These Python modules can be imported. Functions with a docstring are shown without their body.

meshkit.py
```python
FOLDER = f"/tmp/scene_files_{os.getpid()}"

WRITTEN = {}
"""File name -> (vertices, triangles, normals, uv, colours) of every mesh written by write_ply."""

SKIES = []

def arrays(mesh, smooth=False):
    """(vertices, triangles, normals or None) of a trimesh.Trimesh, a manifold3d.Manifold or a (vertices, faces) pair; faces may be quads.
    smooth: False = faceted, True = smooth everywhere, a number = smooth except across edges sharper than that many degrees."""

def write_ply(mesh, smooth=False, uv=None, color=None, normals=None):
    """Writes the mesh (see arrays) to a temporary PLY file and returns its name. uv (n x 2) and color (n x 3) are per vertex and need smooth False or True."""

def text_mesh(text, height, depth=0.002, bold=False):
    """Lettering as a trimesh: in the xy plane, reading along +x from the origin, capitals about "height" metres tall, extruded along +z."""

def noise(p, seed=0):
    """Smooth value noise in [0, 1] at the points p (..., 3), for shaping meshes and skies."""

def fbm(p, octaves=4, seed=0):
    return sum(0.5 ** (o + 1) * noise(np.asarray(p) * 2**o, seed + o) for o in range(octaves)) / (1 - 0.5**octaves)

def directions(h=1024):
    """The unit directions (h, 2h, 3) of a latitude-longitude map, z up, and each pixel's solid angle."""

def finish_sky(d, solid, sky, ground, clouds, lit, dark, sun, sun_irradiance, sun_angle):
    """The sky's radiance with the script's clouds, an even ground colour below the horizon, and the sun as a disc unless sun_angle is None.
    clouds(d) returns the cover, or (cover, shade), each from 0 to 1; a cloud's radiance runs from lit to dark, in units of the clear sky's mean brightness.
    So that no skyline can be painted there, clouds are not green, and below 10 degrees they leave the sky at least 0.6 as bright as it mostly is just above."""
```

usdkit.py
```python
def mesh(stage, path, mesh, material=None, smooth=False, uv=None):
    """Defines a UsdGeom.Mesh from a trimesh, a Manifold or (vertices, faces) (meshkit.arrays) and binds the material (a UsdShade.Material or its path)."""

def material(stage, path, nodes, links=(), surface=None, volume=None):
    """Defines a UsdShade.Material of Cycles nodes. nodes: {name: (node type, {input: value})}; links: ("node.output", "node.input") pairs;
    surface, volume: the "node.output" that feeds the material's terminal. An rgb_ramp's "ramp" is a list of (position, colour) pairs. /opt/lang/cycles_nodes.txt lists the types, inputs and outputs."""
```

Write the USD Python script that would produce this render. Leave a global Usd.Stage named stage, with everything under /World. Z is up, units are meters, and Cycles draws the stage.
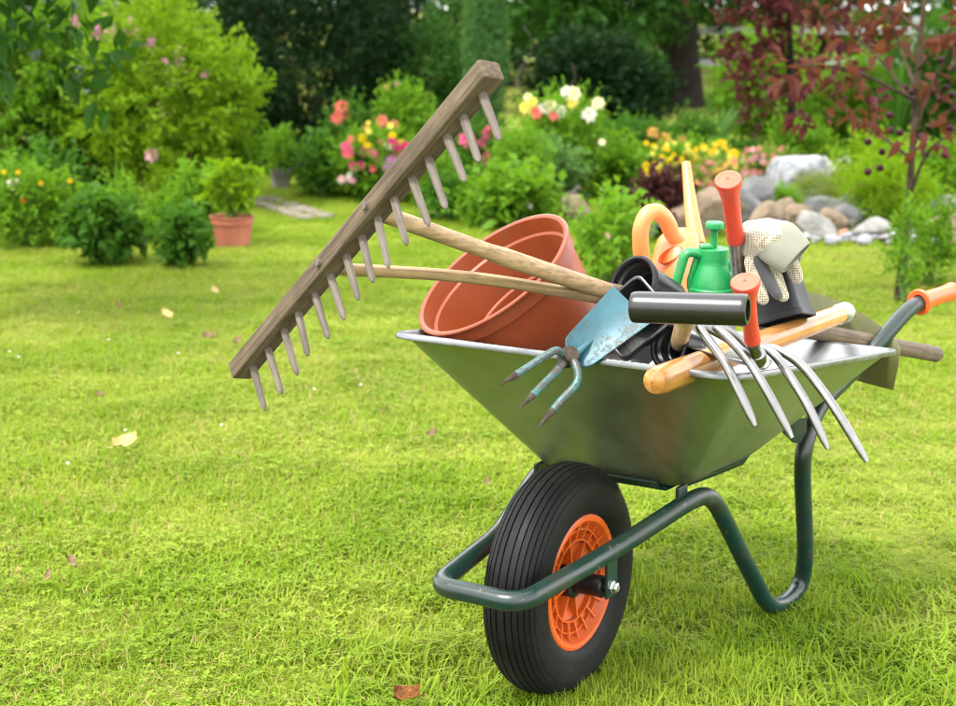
import math, random
import numpy as np, trimesh, manifold3d, usdkit, meshkit
from pxr import Usd, UsdGeom, UsdLux, UsdShade, Gf, Sdf, Vt

stage = Usd.Stage.CreateInMemory()
UsdGeom.SetStageUpAxis(stage, 'Z'); UsdGeom.SetStageMetersPerUnit(stage, 1.0)
world = UsdGeom.Xform.Define(stage, '/World')
random.seed(5)
R = np.random.default_rng(11)

# ------------------------------------------------------------------ camera
FPX, CH, PITCH = 1652.4, 1.1277, 0.2072          # focal length in pixels of a 956 wide picture, eye height, tilt down
cp, sp = math.cos(PITCH), math.sin(PITCH)
cam = UsdGeom.Camera.Define(stage, '/World/camera')
cam.CreateHorizontalApertureAttr(36.0); cam.CreateVerticalApertureAttr(36.0 * 706 / 956)
cam.CreateFocalLengthAttr(FPX / 956 * 36.0)
cam.CreateFStopAttr(6.3); cam.CreateFocusDistanceAttr(2.6)
cam.CreateExposureAttr(2.5)
cam.CreateClippingRangeAttr(Gf.Vec2f(0.05, 2000))
UsdGeom.Xformable(cam).AddTransformOp().Set(Gf.Matrix4d(1, 0, 0, 0, 0, sp, cp, 0, 0, -cp, sp, 0, 0, 0, CH, 1))

# ------------------------------------------------------------------ sky and sun (bright overcast)
SUN_EL, SUN_AZ = math.radians(58), math.radians(-128)       # azimuth from +y towards +x
sun_dir = np.array([math.sin(SUN_AZ) * math.cos(SUN_EL), math.cos(SUN_AZ) * math.cos(SUN_EL), math.sin(SUN_EL)])
sky_mat = usdkit.material(stage, '/World/Looks/sky', {
    'sky': ('sky_texture', {'sky_type': 'single_scattering', 'sun_disc': False, 'sun_elevation': SUN_EL, 'sun_rotation': SUN_AZ, 'altitude': 100.0, 'air_density': 1.0, 'aerosol_density': 1.0}),
    'tc': ('texture_coordinate', {}),
    'n': ('noise_texture', {'scale': 2.2, 'detail': 5.0, 'roughness': 0.55}),
    'cr': ('rgb_ramp', {'ramp': [(0.0, (0.55, 0.55, 0.55)), (0.35, (0.7, 0.7, 0.7)), (0.62, (1, 1, 1)), (1.0, (1, 1, 1))]}),
    'cc': ('rgb_ramp', {'ramp': [(0.3, (9.0, 9.2, 9.6)), (0.75, (17.0, 16.8, 16.4))]}),
    'mx': ('mix', {'mix_type': 'mix'}),
    'bg': ('background_shader', {'strength': 0.072})},
    [('tc.generated', 'n.vector'), ('n.fac', 'cr.fac'), ('n.fac', 'cc.fac'), ('cr.color', 'mx.fac'), ('sky.color', 'mx.color1'), ('cc.color', 'mx.color2'), ('mx.color', 'bg.color')],
    surface='bg.background')
dome = UsdLux.DomeLight.Define(stage, '/World/sky')
dome.CreateIntensityAttr(1.0)
UsdShade.MaterialBindingAPI.Apply(dome.GetPrim()).Bind(sky_mat)
dome.GetPrim().SetCustomDataByKey('kind', 'structure')
sun = UsdLux.DistantLight.Define(stage, '/World/sun')
sun.CreateNormalizeAttr(True); sun.CreateIntensityAttr(0.4); sun.CreateAngleAttr(10.0); sun.CreateColorAttr(Gf.Vec3f(1.0, 0.96, 0.88))
zx = sun_dir; xx = np.cross([0, 0, 1], zx); xx /= np.linalg.norm(xx); yx = np.cross(zx, xx)
UsdGeom.Xformable(sun).AddTransformOp().Set(Gf.Matrix4d(*xx, 0, *yx, 0, *zx, 0, 0, 0, 0, 1))

# ------------------------------------------------------------------ helpers: places
A3 = np.array
def W(px, py, d):
    """World point at depth d (metres along the optical axis) that the photograph shows at px, py."""
    x, v = (px - 478) / FPX * d, (353 - py) / FPX * d
    return A3([x, d * cp + v * sp, CH + v * cp - d * sp])
def G(px, py, z=0.0):
    """Point of the ground (height z) that the photograph shows at px, py."""
    r = W(px, py, 1.0) - A3([0, 0, CH])
    return A3([0, 0, CH]) + r * ((z - CH) / r[2])
def depth(p): return p[1] * cp - (p[2] - CH) * sp
def CD(x, up, dep):
    """World direction from right, up, away as seen from the eye."""
    v = A3([x, dep * cp + up * sp, up * cp - dep * sp]); return v / np.linalg.norm(v)
def unit(v): return np.asarray(v, float) / np.linalg.norm(v)
HEAD = math.radians(32.336)
BO = A3([0.1387, 2.6156, 0.0]); BU = A3([-math.sin(HEAD), -math.cos(HEAD), 0]); BW = A3([math.cos(HEAD), -math.sin(HEAD), 0])
def B(u, w, z): return BO + u * BU + w * BW + A3([0, 0, z])      # wheelbarrow frame: forward, towards the near side, up

# ------------------------------------------------------------------ helpers: scene tree
used = {}
def numbered(path):
    k = used.get(path, -1) + 1; used[path] = k
    return path if k == 0 else f'{path}_{k:03d}'
def setc(p, **kw):
    for k, v in kw.items():
        if v: p.SetCustomDataByKey(k, v)
class Thing:
    def __init__(s, name, label, cat, loc, group=None, kind=None):
        s.loc = np.asarray(loc, float); s.path = numbered('/World/' + name)
        x = UsdGeom.Xform.Define(stage, s.path); x.AddTranslateOp().Set(Gf.Vec3d(*map(float, s.loc)))
        setc(x.GetPrim(), label=label, category=cat, group=group, kind=kind)
    def part(s, name, mesh, mat, parent=None, smooth=35, label=None, kind=None):
        v, f = vf(mesh)
        path = numbered((parent or s.path) + '/' + name)
        m = usdkit.mesh(stage, path, (v - s.loc, f), mat, smooth=smooth)
        setc(m.GetPrim(), label=label, kind=kind)
        return path
def vf(mesh):
    if hasattr(mesh, 'to_mesh'):
        m = mesh.to_mesh(); return np.array(m.vert_properties[:, :3], float), np.array(m.tri_verts)
    if isinstance(mesh, tuple):
        v, f = np.asarray(mesh[0], float), np.asarray(mesh[1], int)
        return v, (np.vstack([f[:, [0, 1, 2]], f[:, [0, 2, 3]]]) if f.shape[1] == 4 else f)
    if isinstance(mesh, list): return join(mesh)
    return np.array(mesh.vertices, float), np.array(mesh.faces)
def join(ms):
    vs, fs, n = [], [], 0
    for m in ms:
        v, f = vf(m); vs.append(v); fs.append(f + n); n += len(v)
    return np.vstack(vs), np.vstack(fs)
def single(name, mesh, mat, label, cat, loc=None, group=None, kind=None, smooth=35):
    v, f = vf(mesh)
    path = numbered('/World/' + name)
    loc = np.asarray(loc if loc is not None else [v[:, 0].mean(), v[:, 1].mean(), v[:, 2].min()], float)
    m = usdkit.mesh(stage, path, (v - loc, f), mat, smooth=smooth)
    m.AddTranslateOp().Set(Gf.Vec3d(*map(float, loc)))
    setc(m.GetPrim(), label=label, category=cat, group=group, kind=kind)
    return path

# ------------------------------------------------------------------ helpers: shapes
def smooth_path(pts, n=8, closed=False):
    p = np.asarray(pts, float); out = []
    N = len(p)
    for i in range(N if closed else N - 1):
        a, b = p[i], p[(i + 1) % N]
        p0 = p[i - 1] if (closed or i > 0) else 2 * a - b
        p3 = p[(i + 2) % N] if (closed or i + 2 < N) else 2 * b - a
        for t in np.arange(n) / n:
            out.append(0.5 * (2 * a + (b - p0) * t + (2 * p0 - 5 * a + 4 * b - p3) * t * t + (3 * a - p0 - 3 * b + p3) * t ** 3))
    if not closed: out.append(p[-1])
    return A3(out)
def fillet(pts, rad, n=6):
    """Polyline with rounded corners."""
    p = [np.asarray(q, float) for q in pts]; rad = np.broadcast_to(rad, len(p)); out = [p[0]]
    for i in range(1, len(p) - 1):
        a, b, c = p[i - 1], p[i], p[i + 1]
        r1 = min(rad[i], np.linalg.norm(a - b) * .48); r2 = min(rad[i], np.linalg.norm(c - b) * .48)
        s, e = b + unit(a - b) * r1, b + unit(c - b) * r2
        for t in np.linspace(0, 1, n + 1): out.append((1 - t) ** 2 * s + 2 * t * (1 - t) * b + t * t * e)
    out.append(p[-1]); return A3(out)
def tube(pts, r, n=16, caps=True, closed=False, flat=None):
    """Round bar along a polyline; r may vary per point. flat=(direction, factor) squashes it along a direction."""
    p = np.asarray(pts, float); m = len(p); r = np.broadcast_to(r, m)
    if closed: t = np.roll(p, -1, 0) - np.roll(p, 1, 0)
    else: t = np.gradient(p, axis=0)
    t /= np.maximum(np.linalg.norm(t, axis=1, keepdims=True), 1e-12)
    u = np.cross(t[0], [0, 0, 1.0]);  u = unit(u if np.linalg.norm(u) > 1e-3 else np.cross(t[0], [0, 1.0, 0]))
    rings = []
    a = np.linspace(0, 2 * np.pi, n, endpoint=False)
    for i in range(m):
        u = unit(u - t[i] * (u @ t[i])); w = np.cross(t[i], u)
        off = r[i] * (np.cos(a)[:, None] * u + np.sin(a)[:, None] * w)
        if flat is not None: off = off - np.outer(off @ flat[0], flat[0]) * (1 - flat[1])
        rings.append(p[i] + off)
    return loft(rings, caps and not closed, closed)
def loft(rings, caps=True, closed=False):
    """Skin over rings of equal point count."""
    m, n = len(rings), len(rings[0]); v = np.vstack(rings); f = []
    for i in range(m if closed else m - 1):
        j = (i + 1) % m
        for k in range(n):
            l = (k + 1) % n
            f.append((i * n + k, i * n + l, j * n + l)); f.append((i * n + k, j * n + l, j * n + k))
    if caps:
        v = np.vstack([v, rings[0].mean(0), rings[-1].mean(0)]); c = m * n
        for k in range(n):
            l = (k + 1) % n
            f.append((c, l, k)); f.append((c + 1, (m - 1) * n + k, (m - 1) * n + l))
    return v, A3(f)
def basis(z, hint=(0, 0, 1)):
    z = unit(z); h = np.asarray(hint, float)
    if abs(z @ unit(h)) > .98: h = A3([0, 1.0, 0]) if abs(z[1]) < .9 else A3([1.0, 0, 0])
    x = unit(np.cross(h, z)); return x, np.cross(z, x), z
def lathe(prof, origin, axis, n=48, caps=False, sx=1.0, hint=(0, 0, 1)):
    """Turns (radius, height) pairs about the axis through origin."""
    x, y, z = basis(axis, hint); a = np.linspace(0, 2 * np.pi, n, endpoint=False)
    return loft([origin + z * h + r * (sx * np.cos(a)[:, None] * x + np.sin(a)[:, None] * y) for r, h in prof], caps)
def rod(a, b, r0, r1=None, n=16, bev=0.12):
    """Turned bar with softly bevelled ends."""
    r1 = r0 if r1 is None else r1; a, b = np.asarray(a, float), np.asarray(b, float); L = np.linalg.norm(b - a); e0, e1 = r0 * bev, r1 * bev
    return lathe([(r0 - e0, 0), (r0 - .3 * e0, .3 * e0), (r0, e0)] + [(r0 + (r1 - r0) * t, e0 + (L - e0 - e1) * t) for t in (.33, .66)] + [(r1, L - e1), (r1 - .3 * e1, L - .3 * e1), (r1 - e1, L)], a, b - a, n, True)
def rbox(c, ax, half, r=0.003, seg=8):
    """Box with rounded edges: ax = three unit vectors."""
    M = manifold3d.Manifold
    s = M.sphere(r, seg); hx, hy, hz = [max(h - r, 1e-5) for h in half]
    m = M.batch_hull([s.translate((i * hx, j * hy, k * hz)) for i in (-1, 1) for j in (-1, 1) for k in (-1, 1)])
    v, f = vf(m); return np.asarray(c) + v @ np.asarray(ax), f
def hull_chain(joints, links=None, seg=16, refine=None, smooth=0):
    """Bones between balls (point, radius), fused into one skin."""
    M = manifold3d.Manifold; balls = [M.sphere(r, seg).translate(tuple(map(float, p))) for p, r in joints]
    links = links or [(i, i + 1) for i in range(len(balls) - 1)]
    m = M.batch_boolean([M.batch_hull([balls[k] for k in l]) for l in links], manifold3d.OpType.Add)
    if refine: m = m.refine_to_length(refine)
    v, f = vf(m); t = trimesh.Trimesh(v, f)
    if smooth: trimesh.smoothing.filter_taubin(t, iterations=smooth)
    return t
def sheet(grid, th):
    """Plate of thickness th over a grid (m x n x 3) of points."""
    g = np.asarray(grid, float); m, n = g.shape[:2]
    du, dv = np.gradient(g, axis=0), np.gradient(g, axis=1); nn = np.cross(du, dv); nn /= np.maximum(np.linalg.norm(nn, axis=2, keepdims=True), 1e-12)
    top, bot = g + nn * th / 2, g - nn * th / 2
    loop = [(i, 0) for i in range(m)] + [(m - 1, j) for j in range(1, n)] + [(i, n - 1) for i in range(m - 2, -1, -1)] + [(0, j) for j in range(n - 2, 0, -1)]
    v = np.vstack([top.reshape(-1, 3), bot.reshape(-1, 3)]); f = []; N = m * n
    for i in range(m - 1):
        for j in range(n - 1):
            a, b, c, d = i * n + j, (i + 1) * n + j, (i + 1) * n + j + 1, i * n + j + 1
            f += [(a, b, c), (a, c, d), (N + a, N + c, N + b), (N + a, N + d, N + c)]
    for k in range(len(loop)):
        a = loop[k][0] * n + loop[k][1]; b = loop[(k + 1) % len(loop)]; b = b[0] * n + b[1]
        f += [(a, N + a, N + b), (a, N + b, b)]
    return v, A3(f)
def rock_mesh(c, half, seed, sub=3, rough=.28, rot=0.0, cut=(.45, .8)):
    t = trimesh.creation.icosphere(sub); v = np.array(t.vertices)
    rr = np.random.default_rng(seed)
    for _ in range(13):                                           # broken faces
        n = unit(rr.normal(size=3)); d = rr.uniform(*cut); s = v @ n; v = np.where((s > d)[:, None], v - np.outer(s - d, n) * .85, v)
    v = v * (1 + rough * (meshkit.fbm(v * 1.7 + seed * 3.1, 4, seed)[:, None] - .5))
    v = v * np.asarray(half); cr, sr = math.cos(rot), math.sin(rot)
    v = v @ A3([[cr, sr, 0], [-sr, cr, 0], [0, 0, 1]])
    return v + np.asarray(c), np.array(t.faces)

# ------------------------------------------------------------------ helpers: materials
KA = .64
def mat(name, nodes, links, surface='p.BSDF'):
    return usdkit.material(stage, numbered('/World/Looks/' + name), nodes, links, surface=surface)
def plastic(name, c, rough=.38, var=.12, scale=30, dirt=None, dirt_amt=.35, bump=.05, coat=0.0, sss=0.0, bscale=180, spec=.5, chip=None, thr=.68, cscale=90.0):
    c = A3(c) * KA; dirt = tuple(A3(dirt) * KA) if dirt is not None else None
    nodes = {'g': ('texture_coordinate', {}), 'n': ('noise_texture', {'scale': scale, 'detail': 6.0, 'roughness': .6}),
             'r': ('rgb_ramp', {'ramp': [(.3, tuple(c * (1 - var))), (.7, tuple(np.minimum(c * (1 + var), .95)))]}),
             'n2': ('noise_texture', {'scale': scale * .33, 'detail': 8.0, 'roughness': .7}),
             'dr': ('rgb_ramp', {'ramp': [(.5, (0, 0, 0)), (.75, (dirt_amt,) * 3)]}),
             'dm': ('mix', {'mix_type': 'mix', 'color2': dirt if dirt is not None else tuple(c * .6)}),
             'rr': ('map_range', {'from_min': .3, 'from_max': .7, 'to_min': rough * .8, 'to_max': min(rough * 1.3, 1)}),
             'n3': ('noise_texture', {'scale': bscale, 'detail': 3.0}),
             'b': ('bump', {'strength': bump, 'distance': .002}),
             'p': ('principled_bsdf', {'specular_ior_level': spec, 'coat_weight': coat, 'coat_roughness': .12, 'subsurface_weight': sss, 'subsurface_scale': .01})}
    links = [('g.object', 'n.vector'), ('g.object', 'n2.vector'), ('g.object', 'n3.vector'), ('n.fac', 'r.fac'), ('n2.fac', 'dr.fac'), ('r.color', 'dm.color1'), ('dr.color', 'dm.fac'), ('dm.color', 'p.base_color'), ('n2.fac', 'rr.value'), ('rr.result', 'p.roughness'), ('n3.fac', 'b.height'), ('b.normal', 'p.normal')]
    if chip is not None:                                          # small chips, specks and smudges
        nodes['n4'] = ('noise_texture', {'scale': cscale, 'detail': 4.0, 'roughness': .6}); nodes['cr'] = ('rgb_ramp', {'ramp': [(thr, (0, 0, 0)), (thr + .03, (.85, .85, .85))]}); nodes['cm'] = ('mix', {'mix_type': 'mix', 'color2': chip})
        links.remove(('dm.color', 'p.base_color')); links += [('g.object', 'n4.vector'), ('n4.fac', 'cr.fac'), ('cr.color', 'cm.fac'), ('dm.color', 'cm.color1'), ('cm.color', 'p.base_color')]
    return mat(name, nodes, links)
def metal(name, c, rough=.3, var=.2, scale=25, bump=.04, metallic=1.0, stain=(.2, .15, .1), stain_amt=.0, spangle=False, rvar=.3):
    c = A3(c)
    nodes = {'g': ('texture_coordinate', {}), 'n': ('noise_texture', {'scale': scale, 'detail': 7.0, 'roughness': .65}),
             'r': ('rgb_ramp', {'ramp': [(.3, tuple(c * (1 - var))), (.7, tuple(np.minimum(c * (1 + var * .6), .97)))]}),
             'n2': ('noise_texture', {'scale': scale * .4, 'detail': 9.0, 'roughness': .75}),
             'dr': ('rgb_ramp', {'ramp': [(.55, (0, 0, 0)), (.72, (stain_amt,) * 3)]}),
             'dm': ('mix', {'mix_type': 'mix', 'color2': stain}),
             'rr': ('map_range', {'from_min': .3, 'from_max': .7, 'to_min': rough * (1 - rvar), 'to_max': min(rough * (1 + rvar), 1)}),
             'v': ('voronoi_texture', {'scale': scale * 2.0}) if spangle else ('noise_texture', {'scale': 140.0, 'detail': 3.0}),
             'b': ('bump', {'strength': bump, 'distance': .002}),
             'p': ('principled_bsdf', {'metallic': metallic})}
    links = [('g.object', 'n.vector'), ('g.object', 'n2.vector'), ('g.object', 'v.vector'), ('n.fac', 'r.fac'), ('n2.fac', 'dr.fac'), ('r.color', 'dm.color1'), ('dr.color', 'dm.fac'), ('dm.color', 'p.base_color'), ('n.fac', 'rr.value'), ('rr.result', 'p.roughness'), ('v.distance' if spangle else 'v.fac', 'b.height'), ('b.normal', 'p.normal')]
    return mat(name, nodes, links)
def wood(name, axis, c1, c2, c3, rough=.55, fine=170, bump=.35, coat=0.0, cracks=.5):
    ax = unit(axis); c1, c2, c3 = [tuple(A3(c) * KA) for c in (c1, c2, c3)]
    nodes = {'g': ('geometry', {}), 'dot': ('vector_math', {'math_type': 'dot_product', 'vector2': tuple(ax)}), 'sc': ('vector_math', {'math_type': 'scale', 'vector1': tuple(ax * .955)}),
             'sub': ('vector_math', {'math_type': 'subtract'}),
             'n': ('noise_texture', {'scale': float(fine), 'detail': 5.0, 'roughness': .6}), 'n2': ('noise_texture', {'scale': 22.0, 'detail': 5.0, 'roughness': .6}), 'n3': ('noise_texture', {'scale': float(fine) * 2.4, 'detail': 2.0}),
             'r': ('rgb_ramp', {'ramp': [(.28, c1), (.52, c2), (.75, c3)]}),
             'r2': ('rgb_ramp', {'ramp': [(.3, (.55, .52, .5)), (.62, (1, 1, 1))]}), 'm': ('mix', {'mix_type': 'multiply', 'fac': .7}),
             'cr': ('rgb_ramp', {'ramp': [(.30, (1 - cracks,) * 3), (.40, (1, 1, 1))]}), 'm2': ('mix', {'mix_type': 'multiply', 'fac': 1.0}),
             'b': ('bump', {'strength': bump, 'distance': .003}), 'p': ('principled_bsdf', {'roughness': rough, 'specular_ior_level': .3, 'coat_weight': coat, 'coat_roughness': .2})}
    links = [('g.position', 'dot.vector1'), ('dot.value', 'sc.scale'), ('g.position', 'sub.vector1'), ('sc.vector', 'sub.vector2'), ('sub.vector', 'n.vector'), ('sub.vector', 'n3.vector'), ('g.position', 'n2.vector'), ('n.fac', 'r.fac'), ('n2.fac', 'r2.fac'), ('r.color', 'm.color1'), ('r2.color', 'm.color2'),
             ('n3.fac', 'cr.fac'), ('m.color', 'm2.color1'), ('cr.color', 'm2.color2'), ('m2.color', 'p.base_color'), ('n.fac', 'b.height'), ('b.normal', 'p.normal')]
    return mat(name, nodes, links)
def leafmat(name, cols, trans=.45, rough=.45, patch=None, scale=1.2):
    """Leaf: each leaf takes its own tone, larger patches vary with place; part of the light comes through."""
    cols = [A3(c) for c in cols]
    nodes = {'g': ('geometry', {}), 'r': ('rgb_ramp', {'ramp': [(i / max(len(cols) - 1, 1), tuple(c)) for i, c in enumerate(cols)]}),
             'n': ('noise_texture', {'scale': scale, 'detail': 3.0}), 'mr': ('map_range', {'from_min': .3, 'from_max': .7, 'to_min': .92, 'to_max': 1.08}),
             'v': ('hsv', {}), 'p': ('principled_bsdf', {'roughness': rough + .1, 'specular_ior_level': .08}), 't': ('translucent_bsdf', {}), 'tc': ('mix', {'mix_type': 'multiply', 'fac': 1.0, 'color2': (1.25, 1.15, .55)}), 'mx': ('mix_closure', {'fac': trans})}
    links = [('g.random_per_island', 'r.fac'), ('g.position', 'n.vector'), ('n.fac', 'mr.value'), ('mr.result', 'v.value'), ('r.color', 'v.color'), ('v.color', 'p.base_color'), ('v.color', 'tc.color1'), ('tc.color', 't.color'), ('p.BSDF', 'mx.closure1'), ('t.BSDF', 'mx.closure2')]
    if patch is not None:
        nodes['pm'] = ('mix', {'mix_type': 'mix', 'color2': patch}); nodes['pn'] = ('noise_texture', {'scale': 2.3, 'detail': 6.0, 'roughness': .65}); nodes['pr'] = ('rgb_ramp', {'ramp': [(.38, (0, 0, 0)), (.70, (.28, .28, .28))]})
        links += [('g.position', 'pn.vector'), ('pn.fac', 'pr.fac'), ('pr.color', 'pm.fac'), ('r.color', 'pm.color1'), ('pm.color', 'v.color')]
        links.remove(('r.color', 'v.color'))
    return mat(name, nodes, links, 'mx.closure')
def petal(name, c, var=.25):
    c = A3(c) * .84
    return leafmat(name, [c * (1 - var), c, np.minimum(c * (1 + var), .92)], .35, .6)
def stone(name, c1, c2, c3, scale=9, bump=.5, moss=None):
    c1, c2, c3 = [tuple(A3(c) * KA) for c in (c1, c2, c3)]
    nodes = {'g': ('texture_coordinate', {}), 'n': ('noise_texture', {'scale': float(scale), 'detail': 9.0, 'roughness': .68}), 'r': ('rgb_ramp', {'ramp': [(.3, c1), (.5, c2), (.72, c3)]}),
             'n2': ('noise_texture', {'scale': scale * 5.0, 'detail': 6.0}), 'b': ('bump', {'strength': bump, 'distance': .02}), 'p': ('principled_bsdf', {'roughness': .9, 'specular_ior_level': .12}),
             'mm': ('mix', {'mix_type': 'mix', 'color2': moss or c1}), 'n3': ('noise_texture', {'scale': scale * .6, 'detail': 5.0}), 'mr': ('rgb_ramp', {'ramp': [(.5, (0, 0, 0)), (.68, ((.7,) * 3 if moss else (0, 0, 0)))]})}
    links = [('g.object', 'n.vector'), ('g.object', 'n2.vector'), ('g.object', 'n3.vector'), ('n.fac', 'r.fac'), ('r.color', 'mm.color1'), ('n3.fac', 'mr.fac'), ('mr.color', 'mm.fac'), ('mm.color', 'p.base_color'), ('n2.fac', 'b.height'), ('b.normal', 'p.normal')]
    return mat(name, nodes, links)

GALV = metal('galvanised_steel', (.26, .268, .268), .40, .04, 9, .004, spangle=True, rvar=.12)
RIMSTEEL = metal('rolled_rim_steel', (.17, .178, .182), .36, .12, 30, .02, 1.0, (.12, .11, .09), .3)
TRAYOUT = metal('lawn_reflection_tray_metal', (.255, .295, .155), .42, .05, 9, .004, 1.0, (.10, .09, .04), .22, spangle=True, rvar=.10)  # galvanised metal too; olive base colour paints in the reflected lawn
GREEN = plastic('green_tube_paint', (.0008, .0125, .0095), .33, .25, 22, (.07, .035, .018), .3, .05, .12, spec=.4, chip=(.075, .05, .035), thr=.665, cscale=70.0)
RUBBER = plastic('tyre_rubber', (.0035, .0035, .0038), .5, .3, 40, (.02, .017, .013), .45, .25, spec=.15, chip=(.05, .045, .03), thr=.70, cscale=110.0)
ORANGE = plastic('orange_rim_plastic', (.58, .088, .008), .4, .08, 20, (.30, .09, .03), .45, .05, chip=(.14, .09, .04), thr=.66, cscale=45.0)
CAPM = plastic('faded_handle_end', (.55, .12, .07), .7, .1, 60, (.62, .2, .14), .5, .3, spec=.3)
GRIP = plastic('orange_grip_plastic', (.78, .11, .02), .4, .08, 30)
BLACKP = plastic('black_plastic', (.008, .008, .009), .3, .3, 40, (.015, .015, .015), .4, .06, spec=.22)
BLACKG = plastic('black_gloss_grip', (.002, .002, .0023), .27, .3, 40, (.007, .007, .007), .3, .012, 0, spec=.5)
GREYP = plastic('dark_grey_plastic', (.016, .0165, .019), .5, .2, 30, (.04, .036, .033), .5, .1, spec=.22)
TERRA = plastic('terracotta_plastic', (.235, .042, .009), .48, .07, 14, (.26, .05, .02), .4, .05, spec=.35, chip=(.085, .05, .03), thr=.67, cscale=40.0)
TERRA2 = plastic('terracotta_clay', (.33, .09, .04), .8, .15, 14, (.42, .22, .14), .5, .15)
REDCAP = plastic('red_orange_handle', (.46, .038, .016), .42, .08, 40, (.52, .09, .05), .5, .25)
CHROME = metal('polished_tine_steel', (.175, .172, .167), .3, .06, 40, .03, 1.0, (.4, .38, .35), .3)
STEEL = metal('dull_steel', (.42, .42, .43), .36, .25, 40, .05, 1.0, (.25, .2, .16), .5)
BOLT = metal('zinc_bolt', (.7, .7, .68), .3, .1, 60)
TURQ = plastic('chipped_turquoise_paint', (.075, .36, .43), .5, .18, 26, (.09, .06, .04), .0, .12)
OLIVE = plastic('olive_painted_steel', (.075, .078, .010), .45, .25, 20, (.05, .05, .02), .7, .1)
SPRAYG = plastic('green_sprayer_plastic', (.005, .25, .06), .36, .1, 30, (.02, .16, .05), .5, .05, chip=(.07, .10, .05), thr=.67, cscale=60.0)
WHITEP = plastic('white_sprayer_bottle', (.75, .77, .75), .35, .05, 20)
PEACH = plastic('orange_can_plastic', (.78, .22, .06), .38, .06, 12, (.76, .20, .05), .4, .03, 0, .15)
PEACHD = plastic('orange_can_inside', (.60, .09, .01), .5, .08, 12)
# chipped paint of the hoe: turquoise with rusty specks
def chipped(name, c, rust, cover=.56):
    return mat(name, {'g': ('texture_coordinate', {}), 'n': ('noise_texture', {'scale': 150.0, 'detail': 8.0, 'roughness': .8}), 'n1': ('noise_texture', {'scale': 18.0, 'detail': 4.0}), 'ad': ('mix', {'mix_type': 'mix', 'fac': .35}),
        'r': ('rgb_ramp', {'ramp': [(cover - .03, (0, 0, 0)), (cover + .02, (1, 1, 1))]}), 'n2': ('noise_texture', {'scale': 30.0, 'detail': 4.0}), 'cr': ('rgb_ramp', {'ramp': [(.3, tuple(A3(c) * .75)), (.7, tuple(A3(c) * 1.25))]}), 'm': ('mix', {'mix_type': 'mix', 'color2': rust}),
        'b': ('bump', {'strength': .25, 'distance': .001, 'invert': True}), 'p': ('principled_bsdf', {'roughness': .48})},
        [('g.object', 'n.vector'), ('g.object', 'n1.vector'), ('g.object', 'n2.vector'), ('n.fac', 'ad.color1'), ('n1.fac', 'ad.color2'), ('ad.color', 'r.fac'), ('n2.fac', 'cr.fac'), ('cr.color', 'm.color1'), ('r.color', 'm.fac'), ('m.color', 'p.base_color'), ('r.color', 'b.height'), ('b.normal', 'p.normal')])
TURQ = chipped('chipped_turquoise_paint', (0.00805, 0.06373, 0.0872), (.032, .02, .013), .555)
TURQ2 = chipped('worn_turquoise_tine', (0.01548, 0.086, 0.086), (.03, .024, .019), .50)
RUSTY = stone('rusty_iron', (.03, .024, .02), (.065, .05, .04), (.12, .09, .07), 60, .3)

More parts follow.
